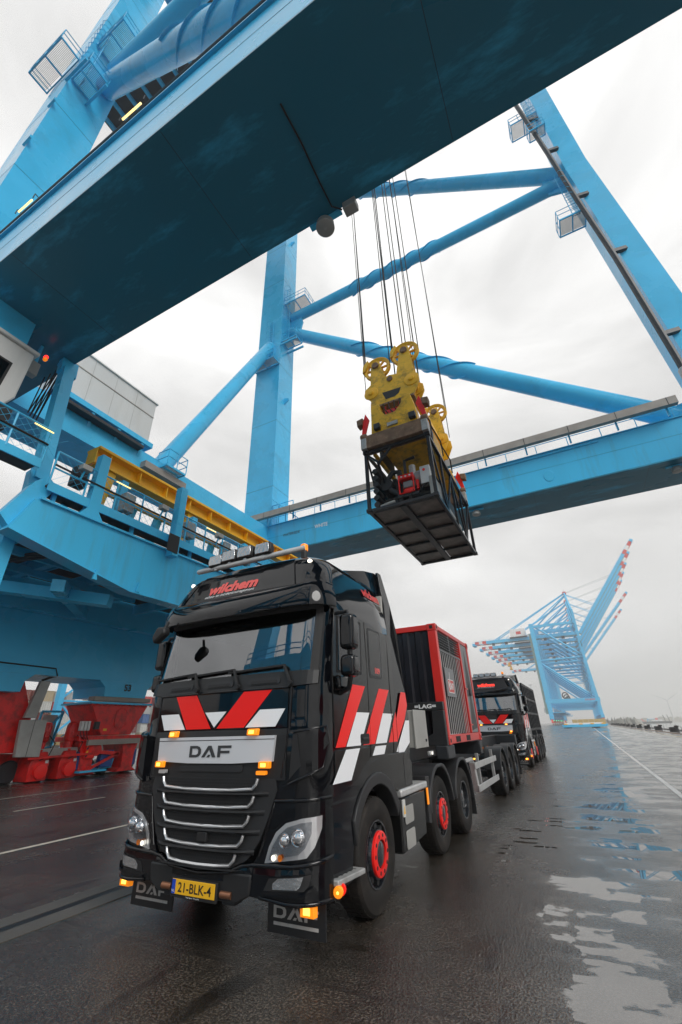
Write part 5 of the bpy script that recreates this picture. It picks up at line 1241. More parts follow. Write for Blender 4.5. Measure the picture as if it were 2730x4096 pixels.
        B().prism(rr(.36,.62,2.10,2.23,.03), 'yz', sg*1.258, sg*1.33).build('mirror_foot', 'black_gloss', t, bevel=.02)
    # roof lettering on the side above the sleeper
    for sg in (-1, 1):
        lettering('side_lettering', 'wilchem', .2, 'text_red', t, lambda u, v: (sg*(1.176-.30*v), 1.66+sg*u, 3.42+v), weight=.008, width=.60, height=.14)
        lettering('side_sublettering', 'milieu- en incidentmanagement', .05, 'text_grey', t, lambda u, v: (sg*(1.212-.30*v), 1.66+sg*u, 3.315+v), width=.60, height=.035)
        lettering('fleet_number', '109', .1, 'text_red', t, lambda u, v: (sg*1.2625, 1.56+sg*u, 2.375+v), weight=.004, width=.16, height=.075)
    # kerb-view mirror hanging from the visor on the far side
    B().prism([(-.10,0),(.10,.02),(.12,.10),(.02,.17),(-.10,.10)], 'xz', -.06, .05).xform(Matrix.Translation((-.83,-.17,2.74)) @ Matrix.Rotation(R(-28),4,'Y')).build('kerb_mirror', 'plastic', t, bevel=.03, seg=3)
    B().tube([(-.83,-.17,2.85),(-.85,-.10,2.97)], .02, 6).build('mirror_stay', 'plastic', t)
    # roof fairing between the deflectors
    rows_ = []
    for y, z, w in ((1.2,3.735,.90),(1.5,3.82,1.0),(1.8,3.895,1.07),(2.1,3.935,1.115),(2.27,3.935,1.115),(2.29,3.60,1.115)):
        rows_.append([(w*math.sin(R(a)) if abs(a) < 80 else math.copysign(w+.02,a), y, z-(.0 if abs(a) < 70 else .025 if abs(a) < 80 else .5)) for a in (-90,-75,-60,-40,-20,0,20,40,60,75,90)])
    B().grid(rows_).build('roof_fairing', 'black_gloss', t, smooth=50)
    # ---- chassis
    for sg in (-1, 1):
        B().box(sg*.36,sg*.44,.4,6.2,.72,.98).build('chassis_rail', 'dark_steel', t)
        B().box(sg*.46,sg*1.20,2.18,3.05,.45,.98).build('tool_locker', 'plastic', t, bevel=.02)
        # steps between the axles
        s_ = B().prism([(2.08,.36),(3.02,.40),(3.08,.92),(2.08,.92)], 'yz', sg*1.02, sg*1.24).build('side_box', 'black_satin', t, bevel=.02)
        B().box(min(sg*1.0,sg*1.28),max(sg*1.0,sg*1.28),2.06,3.12,.93,1.015).build('side_tread', 'alu', s_, bevel=.02)
        for i in range(7):
            for j in range(2): B().box(sg*(1.06+.09*j)-.025,sg*(1.06+.09*j)+.025,2.16+.13*i,2.22+.13*i,1.014,1.019).build('tread_hole', 'alu_dirty', s_)
        for z in (.72,.47): B().prism(rr(2.20,2.52,z-.09,z+.10,.03), 'yz', sg*1.241, sg*1.252).build('step_pocket', 'galv', s_, bevel=.005)
        B().prism(rr(2.12,2.20,.72,.90,.01), 'yz', sg*1.245, sg*1.262).build('warning_plate', 'house_white', s_)
        B().add([(sg*1.2635,2.13,.75),(sg*1.2635,2.19,.75),(sg*1.2635,2.16,.85)], [(0,1,2)]).build('warning_triangle', 'plate_yellow', s_, flip=False)
        B().box(min(sg*1.24,sg*1.255),max(sg*1.24,sg*1.255),3.16,3.21,.72,.92).build('side_marker', 'amber', t)
        # fenders over the rear axles
        for yc in (3.96, 5.48):
            ro = arc(yc,.50,.70,8,172,14) if yc < 5 else arc(yc,.50,.70,-5,172,14)
            ri = arc(yc,.50,.63,172,8,14) if yc < 5 else arc(yc,.50,.63,172,-5,14)
            ro = [(a, min(b, 1.17)) for a, b in ro]; ri = [(a, min(b, 1.12)) for a, b in ri]
            B().prism(ro+ri, 'yz', sg*.80, sg*1.25).build('rear_fender', 'plastic_grey', t, bevel=.015)
        B().box(min(sg*.82,sg*1.24),max(sg*.82,sg*1.24),6.17,6.19,.18,.62).build('rear_mudflap', 'rubber', t)
        B().prism([(3.18,.50),(3.30,.48),(3.36,1.05),(3.2,1.06)], 'yz', sg*1.0, sg*1.24).build('fender_front', 'plastic_grey', t, bevel=.01)
        wheel(t, 1.22, 1.38, .51, sg, 'steer')
        wheel(t, 1.21, 3.96, .50, sg, 'steer')
        wheel(t, 1.225, 5.48, .50, sg, 'drive', width=.30)
        wheel(t, .89, 5.48, .50, sg, 'drive', width=.30)
        # catwalk boxes behind the cab
    B().box(-.42,.42,2.3,2.6,1.0,2.0).build('air_stack', 'plastic', t, bevel=.03)
    B().cyl((-1.0,5.48,.5),(1.0,5.48,.5),.14,n=12).build('drive_axle', 'dark_steel', t)
    B().cyl((-1.0,3.96,.45),(1.0,3.96,.45),.09,n=10).cyl((-1.0,1.38,.47),(1.0,1.38,.47),.09,n=10).build('axle', 'dark_steel', t)
    B().prism([(-.55,-.6),(.55,-.6),(.62,.5),(.2,.6),(-.2,.6),(-.62,.5)], 'xy', 1.02, 1.16).xform(Matrix.Translation((0,4.95,0))).build('fifth_wheel', 'dark_steel', t, bevel=.02)
    B().box(-.45,.45,.6,2.2,.45,1.1).build('engine', 'dark_steel', t)
    B().box(-.9,.9,.35,.95,.34,.42).build('underrun_guard', 'dark_steel', t)
    return t
truck1 = tractor('truck_tractor', 'large glossy black truck tractor with red and white stripes, closest to the viewer', (0, 0, 0))
truck2 = tractor('truck_tractor', 'second black striped truck tractor parked behind the trailer of the first', (-.18, 18.2, 0), lit_sign=True)
# ------------------------------------------------------------------ container trailers
def trailer(label, x, yh, ws, rear, guard, letters):
    t = thing('container_trailer', label, 'trailer', (x, 0, 0))
    for sg in (-1, 1):
        B().prism([(yh-1.5,1.16),(yh+2.6,1.16),(yh+3.1,.95),(rear,.95),(rear,1.36),(yh-1.5,1.36)], 'yz', sg*.42, sg*.56).build('main_rail', 'dark_steel', t)
        B().box(sg*.38,sg*.62,yh-1.5,rear,1.361,1.385).build('rail_flange', 'dark_steel', t)
        # headboard post with its slanted gusset
        B().prism([(sg*1.22,1.40),(sg*.62,1.40),(sg*.98,1.60),(sg*1.00,1.98),(sg*1.22,1.98)], 'xz', yh, yh+.12).build('headboard_post', 'plastic_grey', t, bevel=.01)
        B().box(min(sg*1.0,sg*1.22),max(sg*1.0,sg*1.22),yh-.02,yh+.5,1.18,1.40).build('twistlock_arm', 'dark_steel', t, bevel=.02)
        B().box(min(sg*.5,sg*1.22),max(sg*.5,sg*1.22),yh+2.85,yh+3.1,1.12,1.38).build('bolster', 'dark_steel', t, bevel=.02)
        B().box(min(sg*.5,sg*1.22),max(sg*.5,sg*1.22),rear-.3,rear,1.05,1.38).build('bolster', 'dark_steel', t, bevel=.02)
        for y in ws:
            ro = arc(y,.52,.64,12,170,12); ri = arc(y,.52,.585,170,12,12)
            B().prism(ro+ri, 'yz', sg*.80, sg*1.24).build('fender', 'plastic_grey', t, bevel=.01)
            wheel(t, 1.20, y, .52, sg, 'drive', width=.385)
        B().box(min(sg*.82,sg*1.22),max(sg*.82,sg*1.22),ws[-1]+.66,ws[-1]+.68,.2,.7).build('mudflap', 'rubber', t)
        if guard:
            a, b = guard
            g = B().box(min(sg*1.20,sg*1.23),max(sg*1.20,sg*1.23),a,b,.88,1.0).build('side_guard', 'alu', t, bevel=.006)
            B().box(min(sg*1.20,sg*1.23),max(sg*1.20,sg*1.23),a+.1,b,.46,.58).build('guard_rail', 'alu', g, bevel=.006)
            B().prism([(a,1.0),(a+.16,1.0),(a+.30,.46),(a+.14,.46)], 'yz', sg*1.10, sg*1.199).build('guard_end', 'alu', g, bevel=.006)
            for y in (a+.5, b-.35): B().box(min(sg*1.14,sg*1.198),max(sg*1.14,sg*1.198),y,y+.1,.5,1.15).build('guard_post', 'alu_dirty', g)
        B().cyl((sg*.95,yh+1.6,.05),(sg*.95,yh+1.6,1.1),.07,n=8).box(sg*.95-.14,sg*.95+.14,yh+1.46,yh+1.74,.28,.33).build('landing_leg', 'container_red', t)
    B().box(-1.22,1.22,yh,yh+.12,1.985,2.13).build('headboard_bar', 'plastic_grey', t, bevel=.01)
    if letters:
        lettering('trailer_lettering', '=LAG=', .1, 'text_white', t, lambda u, v: (.88+u, yh-.003, 2.057+v), weight=.004, width=.42, height=.075)
        # galvanised cabinets on the gooseneck
        for x0, x1, y0, y1 in ((.62,1.16,3.12,3.70),(.30,1.05,2.72,3.02)):
            cbx = B().box(x0,x1,y0,y1,1.43,1.95).build('cabinet', 'galv', t, bevel=.012)
            B().box(x1-.004,x1+.02,y0-.02,y1+.02,1.42,1.955).build('cabinet_lid', 'galv', cbx, bevel=.006)
            B().cyl((x1+.02,y1-.1,1.52),(x1+.035,y1-.1,1.52),.02,n=8).build('latch', 'dark_steel', cbx)
        lettering('cabinet_number', '42', .1, 'text_red', t, lambda u, v: (.80+u, 2.713, 1.50+v), height=.085)
        m_ = B().box(1.16,1.21,3.66,3.86,1.30,1.36).build('side_marker', 'alu', t, bevel=.01)
        B().cyl((1.21,3.76,1.33),(1.216,3.76,1.33),.02,n=10).build('lit_element', 'lamp_white', m_)
    B().box(-.42,.42,yh+3.3,yh+3.5,.98,1.3).box(-.42,.42,rear-1.2,rear-1.0,.98,1.3).build('cross_member', 'dark_steel', t)
    for y in ws: B().cyl((-1.0,y,.5),(1.0,y,.5),.09,n=10).build('axle', 'dark_steel', t)
    for k in range(5): B().box(.565,.57,yh+4.0+.8*k,yh+4.08+.8*k,1.06,1.12).build('reflector', 'amber_dark', t)
    return t
trailer('skeletal container trailer with a black headboard, coupled behind the nearest truck', 0.0, 4.72, (10.42,11.74,13.04), 13.95, (6.70,9.28), True)
trailer('container trailer under the black cage load behind the second truck', -.18, 21.0, (24.0,25.3,26.6), 27.5, None, False)

# ------------------------------------------------------------------ generator container
gc = thing('generator_container', 'short red and black generator container with barred sides on the trailer', 'container', (0, 4.88, 1.41))
LN, HT, HW = 2.98, 2.20, 1.22
for sg in (-1, 1):
    for y in (0, LN):
        p = B().box(min(sg*(HW-.17),sg*HW),max(sg*(HW-.17),sg*HW), (y if y == 0 else y-.14), (y+.14 if y == 0 else y), 0, HT).build('corner_post', 'container_red', gc, bevel=.01)
        for z in (0, HT-.12):
            ya = (y-.012 if y == 0 else y-.165); yb_ = (y+.165 if y == 0 else y+.012)
            cst = B().box(min(sg*(HW-.18),sg*(HW+.012)),max(sg*(HW-.18),sg*(HW+.012)), ya, yb_, z-.01, z+.13).build('corner_casting', 'container_red', gc, bevel=.012)
            B().box(sg*(HW+.013)-.002,sg*(HW+.013)+.002,(ya+yb_)/2-.04,(ya+yb_)/2+.04,z+.03,z+.09).build('casting_hole', 'rubber', cst)
            B().box(sg*(HW-.085)-.035,sg*(HW-.085)+.035,ya-.002,ya-.0005,z+.025,z+.095).build('casting_hole', 'rubber', cst)
    B().box(min(sg*(HW-.12),sg*(HW-.005)),max(sg*(HW-.12),sg*(HW-.005)),.14,LN-.14,0,.15).build('bottom_side_rail', 'container_red', gc, bevel=.01)
    B().box(min(sg*(HW-.1),sg*(HW-.005)),max(sg*(HW-.1),sg*(HW-.005)),.14,LN-.14,HT-.09,HT).build('top_side_rail', 'container_red', gc, bevel=.01)
    for y in (.55,1.45): B().box(sg*(HW-.004)-.003,sg*(HW-.004)+.003,y,y+.36,.02,.12).build('fork_pocket', 'rubber', gc)
    B().box(min(sg*(HW-.14),sg*(HW)),max(sg*(HW-.14),sg*HW),2.02,2.13,.15,HT-.09).build('middle_post', 'container_red', gc, bevel=.01)
    # louvre bank and bars
    B().box(sg*(HW-.16)-.01,sg*(HW-.16)+.01,.15,2.02,.16,HT-.1).build('inner_panel', 'rubber', gc)
    for k in range(7):
        for y0 in (.20,1.08):
            B().prism([(HW-.08,1.74+.055*k),(HW-.01,1.725+.055*k),(HW-.01,1.733+.055*k),(HW-.08,1.755+.055*k)], 'xz', y0, y0+.84).xform(Matrix.Diagonal((sg,1,1,1))).build('louvre_slat', 'alu_grey', gc)
    B().box(sg*(HW-.02)-.006,sg*(HW-.02)+.006,1.04,1.08,1.70,2.12).build('louvre_mullion', 'alu_grey', gc)
    B().box(sg*(HW-.02)-.006,sg*(HW-.02)+.006,.18,2.0,1.69,1.72).build('louvre_sill', 'alu_grey', gc)
    for k in range(12):
        y = .26+.152*k
        B().box(sg*(HW-.03)-.003,sg*(HW-.03)+.003,y-.016,y+.016,.16,1.69).build('grille_bar', 'alu', gc)
    sgn = B().box(sg*(HW+.004)-.006,sg*(HW+.004)+.006,.30,1.02,.83,1.38).build('sign_board', 'sign_grey', gc)
    def on(u, v, sg=sg): return (sg*(HW+.013), .66+sg*u, 1.10+v)
    ring_o = rr(-.24,.24,-.20,.06,.05,4); ring_i = rr(-.225,.225,-.185,.045,.045,4); nn_ = len(ring_o)
    B().add([on(*p) for p in ring_o+ring_i], [(i,(i+1)%nn_,nn_+(i+1)%nn_,nn_+i) for i in range(nn_)]).build('sign_ring', 'text_white', sgn, flip=False)
    B().add([(on(*p)[0]-sg*.002,*on(*p)[1:]) for p in ring_i], [tuple(range(nn_))]).build('sign_field', 'container_red', sgn, flip=False)
    lettering('sign_text', '24/7', .1, 'text_white', sgn, lambda u, v: (on(u+.05,v-.07)[0]+sg*.002,*on(u+.05,v-.07)[1:]), weight=.004, width=.28, height=.13)
    B().add([on(*p) for p in ((-.20,0.0),(-.14,-.15),(-.10,-.15),(-.02,.20),(-.05,.20),(-.12,-.06),(-.17,.02))], [tuple(range(7))]).build('sign_tick', 'text_white', sgn, flip=False)
    # grey door with a dark flash
    dr = B().box(sg*(HW-.03)-.015,sg*(HW-.03)+.015,2.14,LN-.15,.16,HT-.1).build('service_door', 'sign_grey', gc, bevel=.005)
    for pz in ((.9,2.0),(.2,1.25)):
        B().add([(sg*(HW-.0135),2.2,pz[0]),(sg*(HW-.0135),2.78,pz[0]+.05),(sg*(HW-.0135),2.5,pz[1])], [(0,1,2)]).build('door_flash', 'plastic_grey', dr, flip=False)
    for z in (.3,1.05): B().box(sg*(HW-.01)-.02,sg*(HW-.01)+.02,2.02,2.24,z,z+.03).build('door_latch', 'container_red', dr)
B().box(-HW+.18,HW-.18,.005,.09,HT-.11,HT).build('front_header', 'container_red', gc, bevel=.01)
B().box(-HW+.18,HW-.18,.005,.12,0,.13).build('front_sill', 'container_red', gc, bevel=.01)
# corrugated front wall
rows = [[], []]
x = -HW+.17; pts = []
while x < HW-.2:
    pts += [(x,.075),(x+.10,.075),(x+.14,.03),(x+.24,.03)]; x += .28
pts = [(min(p[0],HW-.17),p[1]) for p in pts]+[(HW-.17,.075)]
for z in (.13, HT-.11): rows[0 if z < 1 else 1] = [(a,b,z) for a, b in pts]
B().grid(rows).build('corrugated_wall', 'container_black', gc, flip=False)
B().grid([[(a,LN-b,z) for a,b,z in r] for r in rows]).build('corrugated_wall', 'container_black', gc, flip=False)
B().box(-HW+.05,HW-.05,.1,LN-.1,HT-.05,HT-.02).build('roof', 'container_black', gc)
B().box(-HW+.1,HW-.1,.1,LN-.1,.05,.1).build('floor', 'dark_steel', gc)

# black cage load on the second trailer
cl2 = thing('cage_container', 'black open frame container with ribbed sides on the second trailer', 'container', (-.18, 21.2, 1.40))
for sg in (-1, 1):
    for k in range(9):
        y = .05+.75*k
        B().box(min(sg*1.12,sg*1.22),max(sg*1.12,sg*1.22),y,y+.10,0,2.2).build('side_rib', 'frame_black', cl2)
    for z in (.0,.75,1.45,2.1): B().box(min(sg*1.14,sg*1.20),max(sg*1.14,sg*1.20),.15,6.05,z,z+.10).build('side_rail', 'frame_black', cl2)
    B().box(min(sg*1.05,sg*1.08),max(sg*1.05,sg*1.08),.05,6.1,.1,2.05).build('side_sheet', 'container_black', cl2)
B().box(-1.1,1.1,.0,.06,0,2.2).build('front_wall', 'container_black', cl2)
for k in range(7): B().box(-1.05+.33*k,-.97+.33*k,-.05,.0,.05,2.15).build('front_rib', 'frame_black', cl2)
B().box(-1.1,1.1,6.05,6.12,0,2.2).build('rear_wall', 'container_black', cl2)

# ------------------------------------------------------------------ hanging skid frame with pump set
X0, X1, Y0, Y1, Z0, Z1 = -1.38, 1.06, 7.92, 13.98, 8.22, 10.72
sk = thing('skid_frame', 'black open steel skid frame with pump set hanging below the yellow spreader', 'skid frame', ((X0+X1)/2, (Y0+Y1)/2, Z0))
ox, oy, oz = (X0+X1)/2, (Y0+Y1)/2, Z0
def LB(mb): return mb.xform(Matrix.Translation((-ox,-oy,-oz)))
P = .11
for x in (X0+P/2, X1-P/2):
    for y in (Y0+P/2, Y1-P/2):
        LB(B().box(x-P/2,x+P/2,y-P/2,y+P/2,Z0+.12,Z1-.12)).build('corner_post', 'frame_black', sk, bevel=.008)
        for z in (Z0,Z1-.12):
            c_ = LB(B().box(x-.09,x+.09,y-.09,y+.09,z,z+.12)).build('corner_casting', 'frame_black', sk, bevel=.012)
    for z in (Z0+.06,Z1-.06): LB(B().box(x-P/2+.002,x+P/2-.002,Y0+.15,Y1-.15,z-.055,z+.055)).build('long_rail', 'frame_black', sk, bevel=.006)
    for k in range(1,4):
        y = Y0+k*(Y1-Y0)/4; LB(B().box(x-.04,x+.04,y-.04,y+.04,Z0+.12,Z1-.12)).build('side_post', 'frame_black', sk)
    for k in range(4):
        ya = Y0+.1+k*1.49; yb_ = ya+1.42
        a, b = ((ya,Z0+.15),(yb_,Z1-.15)) if k % 2 else ((ya,Z1-.15),(yb_,Z0+.15))
        LB(B().beam((x,*a),(x,*b),.06,.07)).build('side_brace', 'frame_black', sk)
for y in (Y0+P/2,Y1-P/2):
    for z in (Z0+.06,Z1-.06): LB(B().box(X0+.15,X1-.15,y-P/2+.002,y+P/2-.002,z-.055,z+.055)).build('end_rail', 'frame_black', sk, bevel=.006)
LB(B().beam((X0+.1,Y0+.06,Z1-.15),(X0+.55,Y0+.06,Z1-.62),.07,.09,(0,1,0)).beam((X0+1.0,Y0+.06,Z1-.12),(X0+.48,Y0+.06,Z1-.66),.07,.09,(0,1,0))).build('knee_brace', 'frame_black', sk)
LB(B().beam((X0+.5,Y0+.06,Z1-.62),(X0+.5,Y0+.9,Z0+1.0),.07,.08)).build('knee_brace', 'frame_black', sk)
# floor: plates between bearers
for k in range(6):
    y = Y0+.12+k*1.16
    LB(B().box(X0+.1,X1-.1,y,y+.07,Z0+.0,Z0+.10)).build('floor_bearer', 'frame_black', sk)
LB(B().box(-.27,-.05,Y0+.12,Y1-.12,Z0-.015,Z0+.09)).build('centre_bearer', 'frame_black', sk)
for k in range(5):
    y = Y0+.2+k*1.16
    for a, b in ((X0+.12,-.28),(-.04,X1-.12)):
        LB(B().box(a,b,y,y+1.07,Z0+.085,Z0+.10)).build('floor_plate', 'floor_grime', sk)
# pump set
LB(B().lathe([(.24,0),(.26,.05),(.26,.4),(.14,.5),(.10,.75)], (-.85,Y0+.55,Z0+1.25), (0,1,0), 16)).build('pump_casing', 'dark_steel', sk, smooth=40)
for k in range(6): LB(B().cyl((X0+.28,Y0+.22,Z0+.35+.27*k),(X0+.28,Y0+.75,Z0+.35+.27*k),.105,n=14)).build('hose_coupling', 'dark_steel', sk, smooth=40)
LB(B().tube([(-.8,Y0+.7,Z0+1.5),(-.6,Y0+.7,Z0+1.75),(-.35,Y0+.7,Z0+1.7),(-.3,Y0+.7,Z0+1.3)], .10, 10).tube([(-.7,Y0+.6,Z0+1.0),(-.4,Y0+.6,Z0+.75),(-.3,Y0+.6,Z0+.3)], .10, 10)).build('pipe', 'dark_steel', sk, smooth=50)
LB(B().tube([(-.95,Y0+.2,Z0+.20),(-.6,Y0+.2,Z0+.26),(-.45,Y0+.25,Z0+.3)], .06, 8)).build('suction_pipe', 'galv', sk, smooth=50)
gen = thing('generator_set', 'small red portable generator standing inside the hanging skid frame', 'generator', (-.05, Y0+.62, Z0+.62))
B().tube([(-.26,-.2,0),(-.26,-.2,.72),(.26,-.2,.72),(.26,-.2,0),(-.26,-.2,0)], .028, 6).tube([(-.26,.3,0),(-.26,.3,.72),(.26,.3,.72),(.26,.3,0)], .028, 6).build('tube_frame', 'red_bright', gen)
B().box(-.27,.27,-.2,.3,.58,.74).build('control_panel', 'red_bright', gen, bevel=.03)
for k in range(3): B().cyl((-.15+.15*k,-.201,.66),(-.15+.15*k,-.215,.66),.035,n=10).build('dial', 'alu', gen)
B().lathe([(.10,-.2),(.14,-.15),(.14,.15),(.10,.2)], (.05,0,.12), (1,0,0), 14).build('air_tank', 'red_bright', gen, smooth=40)
B().box(-.16,.18,-.1,.25,.26,.52).build('engine_block', 'alu_grey', gen, bevel=.04)
LB(B().box(-.4,.35,Y0+.45,Y0+1.1,Z0+.5,Z0+.60)).build('generator_shelf', 'frame_black', sk)
ecb = LB(B().box(.45,.80,Y0+.5,Y0+.75,Z0+.85,Z0+1.55)).build('switch_box', 'house_white', sk, bevel=.02)
LB(B().cyl((.60,Y0+.49,Z0+1.38),(.60,Y0+.47,Z0+1.38),.05,n=12)).build('emergency_button', 'red_bright', ecb)
LB(B().cyl((.30,Y0+.6,Z0+.75),(.30,Y0+.6,Z0+1.1),.06,n=10)).build('extinguisher', 'red_bright', sk)
for k in range(5): LB(B().tube([(.5+.05*k,Y0+.5,Z0+.85),(.45-.1*k,Y0+.45,Z0+.55-.04*k),(.9,Y0+.5,Z0+.45)], .018, 5)).build('cable', 'rubber', sk)
for k in range(4): LB(B().tube([(-.9+.3*k,Y0+.5,Z0+.2),(-.85+.3*k,Y0+.45,Z0+.5),(-.6+.3*k,Y0+.6,Z0+.6+.1*k)], .045, 7)).build('hose', 'rubber', sk)
for k in range(3): LB(B().box(-1.2+.25*k,-1.02+.25*k,Y0+.9,Y0+1.2,Z0+.3,Z0+1.6)).build('filter', 'dark_steel', sk, bevel=.03)
LB(B().lathe([(.05,0),(.12,.02),(.12,.5),(.05,.55)], (.12,Y0+.8,Z0+1.35), (0,0,1), 12)).build('exhaust', 'alu_dirty', sk, smooth=40)
LB(B().tube([(-.2,Y0+1.0,Z0+1.6),(-.2,Y0+1.0,Z0+2.3),(.2,Y0+1.0,Z0+2.35)], .06, 8)).build('stack_pipe', 'dark_steel', sk, smooth=40)
LB(B().box(-.9,.7,Y0+1.3,Y0+4.6,Z0+.15,Z0+1.75)).build('engine_enclosure', 'dark_steel', sk, bevel=.04)
LB(B().lathe([(.30,0),(.33,.4),(.30,.8)], (-.1,Y0+1.0,Z0+1.35), (1,.0,0), 16)).build('fuel_tank', 'alu_dirty', sk, smooth=40)
LB(B().box(X1-.30,X1-.12,Y0+.35,Y0+1.25,Z0+.15,Z0+1.0)).build('side_cabinet', 'galv', sk, bevel=.02)
LB(B().cyl((.85,Y0+2.0,Z0+.45),(.85,Y0+3.9,Z0+.45),.13,n=12)).build('hydraulic_tank', 'galv', sk, smooth=40)
for k in range(3): LB(B().tube([(X1-.2,Y0+.5,Z0+2.2),(X1-.25,Y0+.7,Z0+1.4+.1*k),(X1-.2,Y0+1.4,Z0+1.3-.2*k),(X1-.2,Y0+2.4,Z0+1.6)], .03, 6)).build('hose', 'rubber', sk)

# ------------------------------------------------------------------ spreader
sx, sy = -.15, 10.95
sp_ = thing('container_spreader', 'worn yellow container spreader with sheaves hanging on steel ropes above the truck', 'spreader', (sx, sy, 10.72))
def LS(mb): return mb.xform(Matrix.Translation((-sx,-sy,-10.72)))
for k, (ya, yb_) in enumerate(((7.78,8.28),(13.62,14.12))):
    LS(B().prism([(X0+.0,10.74),(X1,10.74),(X1+.02,11.22),(X1-.16,11.30),(X0+.14,11.30),(X0-.02,11.22)], 'xz', ya, yb_)).build('end_beam', 'rust', sp_, bevel=.02)
    for x in (X0+.07,X1-.07):
        LS(B().box(x-.11,x+.11,ya-.015,ya+.3,10.735,11.20)).build('corner_shoe', 'alu_dirty', sp_, bevel=.015)
        LS(B().cyl((x,ya+.25,10.70),(x,ya+.25,10.78),.05,n=10)).build('twistlock', 'dark_steel', sp_)
    LS(B().prism([(-1.0,11.302),(.78,11.302),(.74,11.95),(.60,12.62),(.30,12.62),(.22,12.30),(-.02,12.02),(-.42,12.02),(-.58,12.3),(-.62,12.62),(-.95,12.62),(-.97,11.9)], 'xz', ya+.06, yb_-.06)).build('end_plate', 'yellow_worn', sp_, bevel=.015)
    for x, s in ((X0+.06,-1),(X1-.06,1)):
        fp = LS(B().prism([(x,11.26),(x+s*.10,11.4),(x+s*.02,12.05),(x-s*.10,12.42),(x-s*.24,12.1),(x-s*.12,11.7)], 'xz', ya+.12, ya+.20)).build('flipper_arm', 'red_bright', sp_, bevel=.01)
        LS(B().prism([(x+s*.02,11.9),(x+s*.22,11.85),(x+s*.24,12.15),(x-s*.02,12.2)], 'xz', ya+.02, ya+.3)).build('flipper_guide', 'rust', fp, bevel=.02)
        LS(B().lathe([(.10,-.12),(.13,-.08),(.13,.08),(.10,.12)], (x,ya+.1,11.32), (1,0,0), 12)).build('flipper_motor', 'rust', fp, smooth=40)
    for x in (-.72,.62):
        LS(B().box(x-.12,x+.12,ya-.12,ya+.05,11.38,11.62)).build('lamp_box', 'dark_steel', sp_, bevel=.02)
    LS(B().box(-.35,.05,ya-.004,ya+.058,11.42,11.56)).build('maker_plate', 'alu_dirty', sp_)
LS(B().box(-1.02,.70,8.1,13.8,11.32,11.95)).build('main_beam', 'yellow_worn', sp_, bevel=.03)
LS(B().box(-.45,-.40,8.02,8.05,11.98,12.55).box(.1,.15,8.02,8.05,11.98,12.55).box(-.4,.1,8.02,8.04,12.05,12.35)).build('red_frame', 'red', sp_)
for x in (-1.15,.88):
    LS(B().box(x-.05,x+.05,9.1,10.5,10.9,11.75)).build('hazard_panel', 'text_black', sp_)
    for k in range(9): LS(B().prism([(9.1+.155*k,10.9),(9.1+.155*k+.08,10.9),(min(9.1+.155*k+.40,10.5),11.75),(min(9.1+.155*k+.32,10.42),11.75)], 'yz', x+(.052 if x > 0 else -.058), x+(.058 if x > 0 else -.052))).build('hazard_stripe', 'yellow', sp_)
    LS(B().box(x-.06,x+.06,8.4,13.6,10.78,10.9)).build('side_rail', 'yellow_worn', sp_)
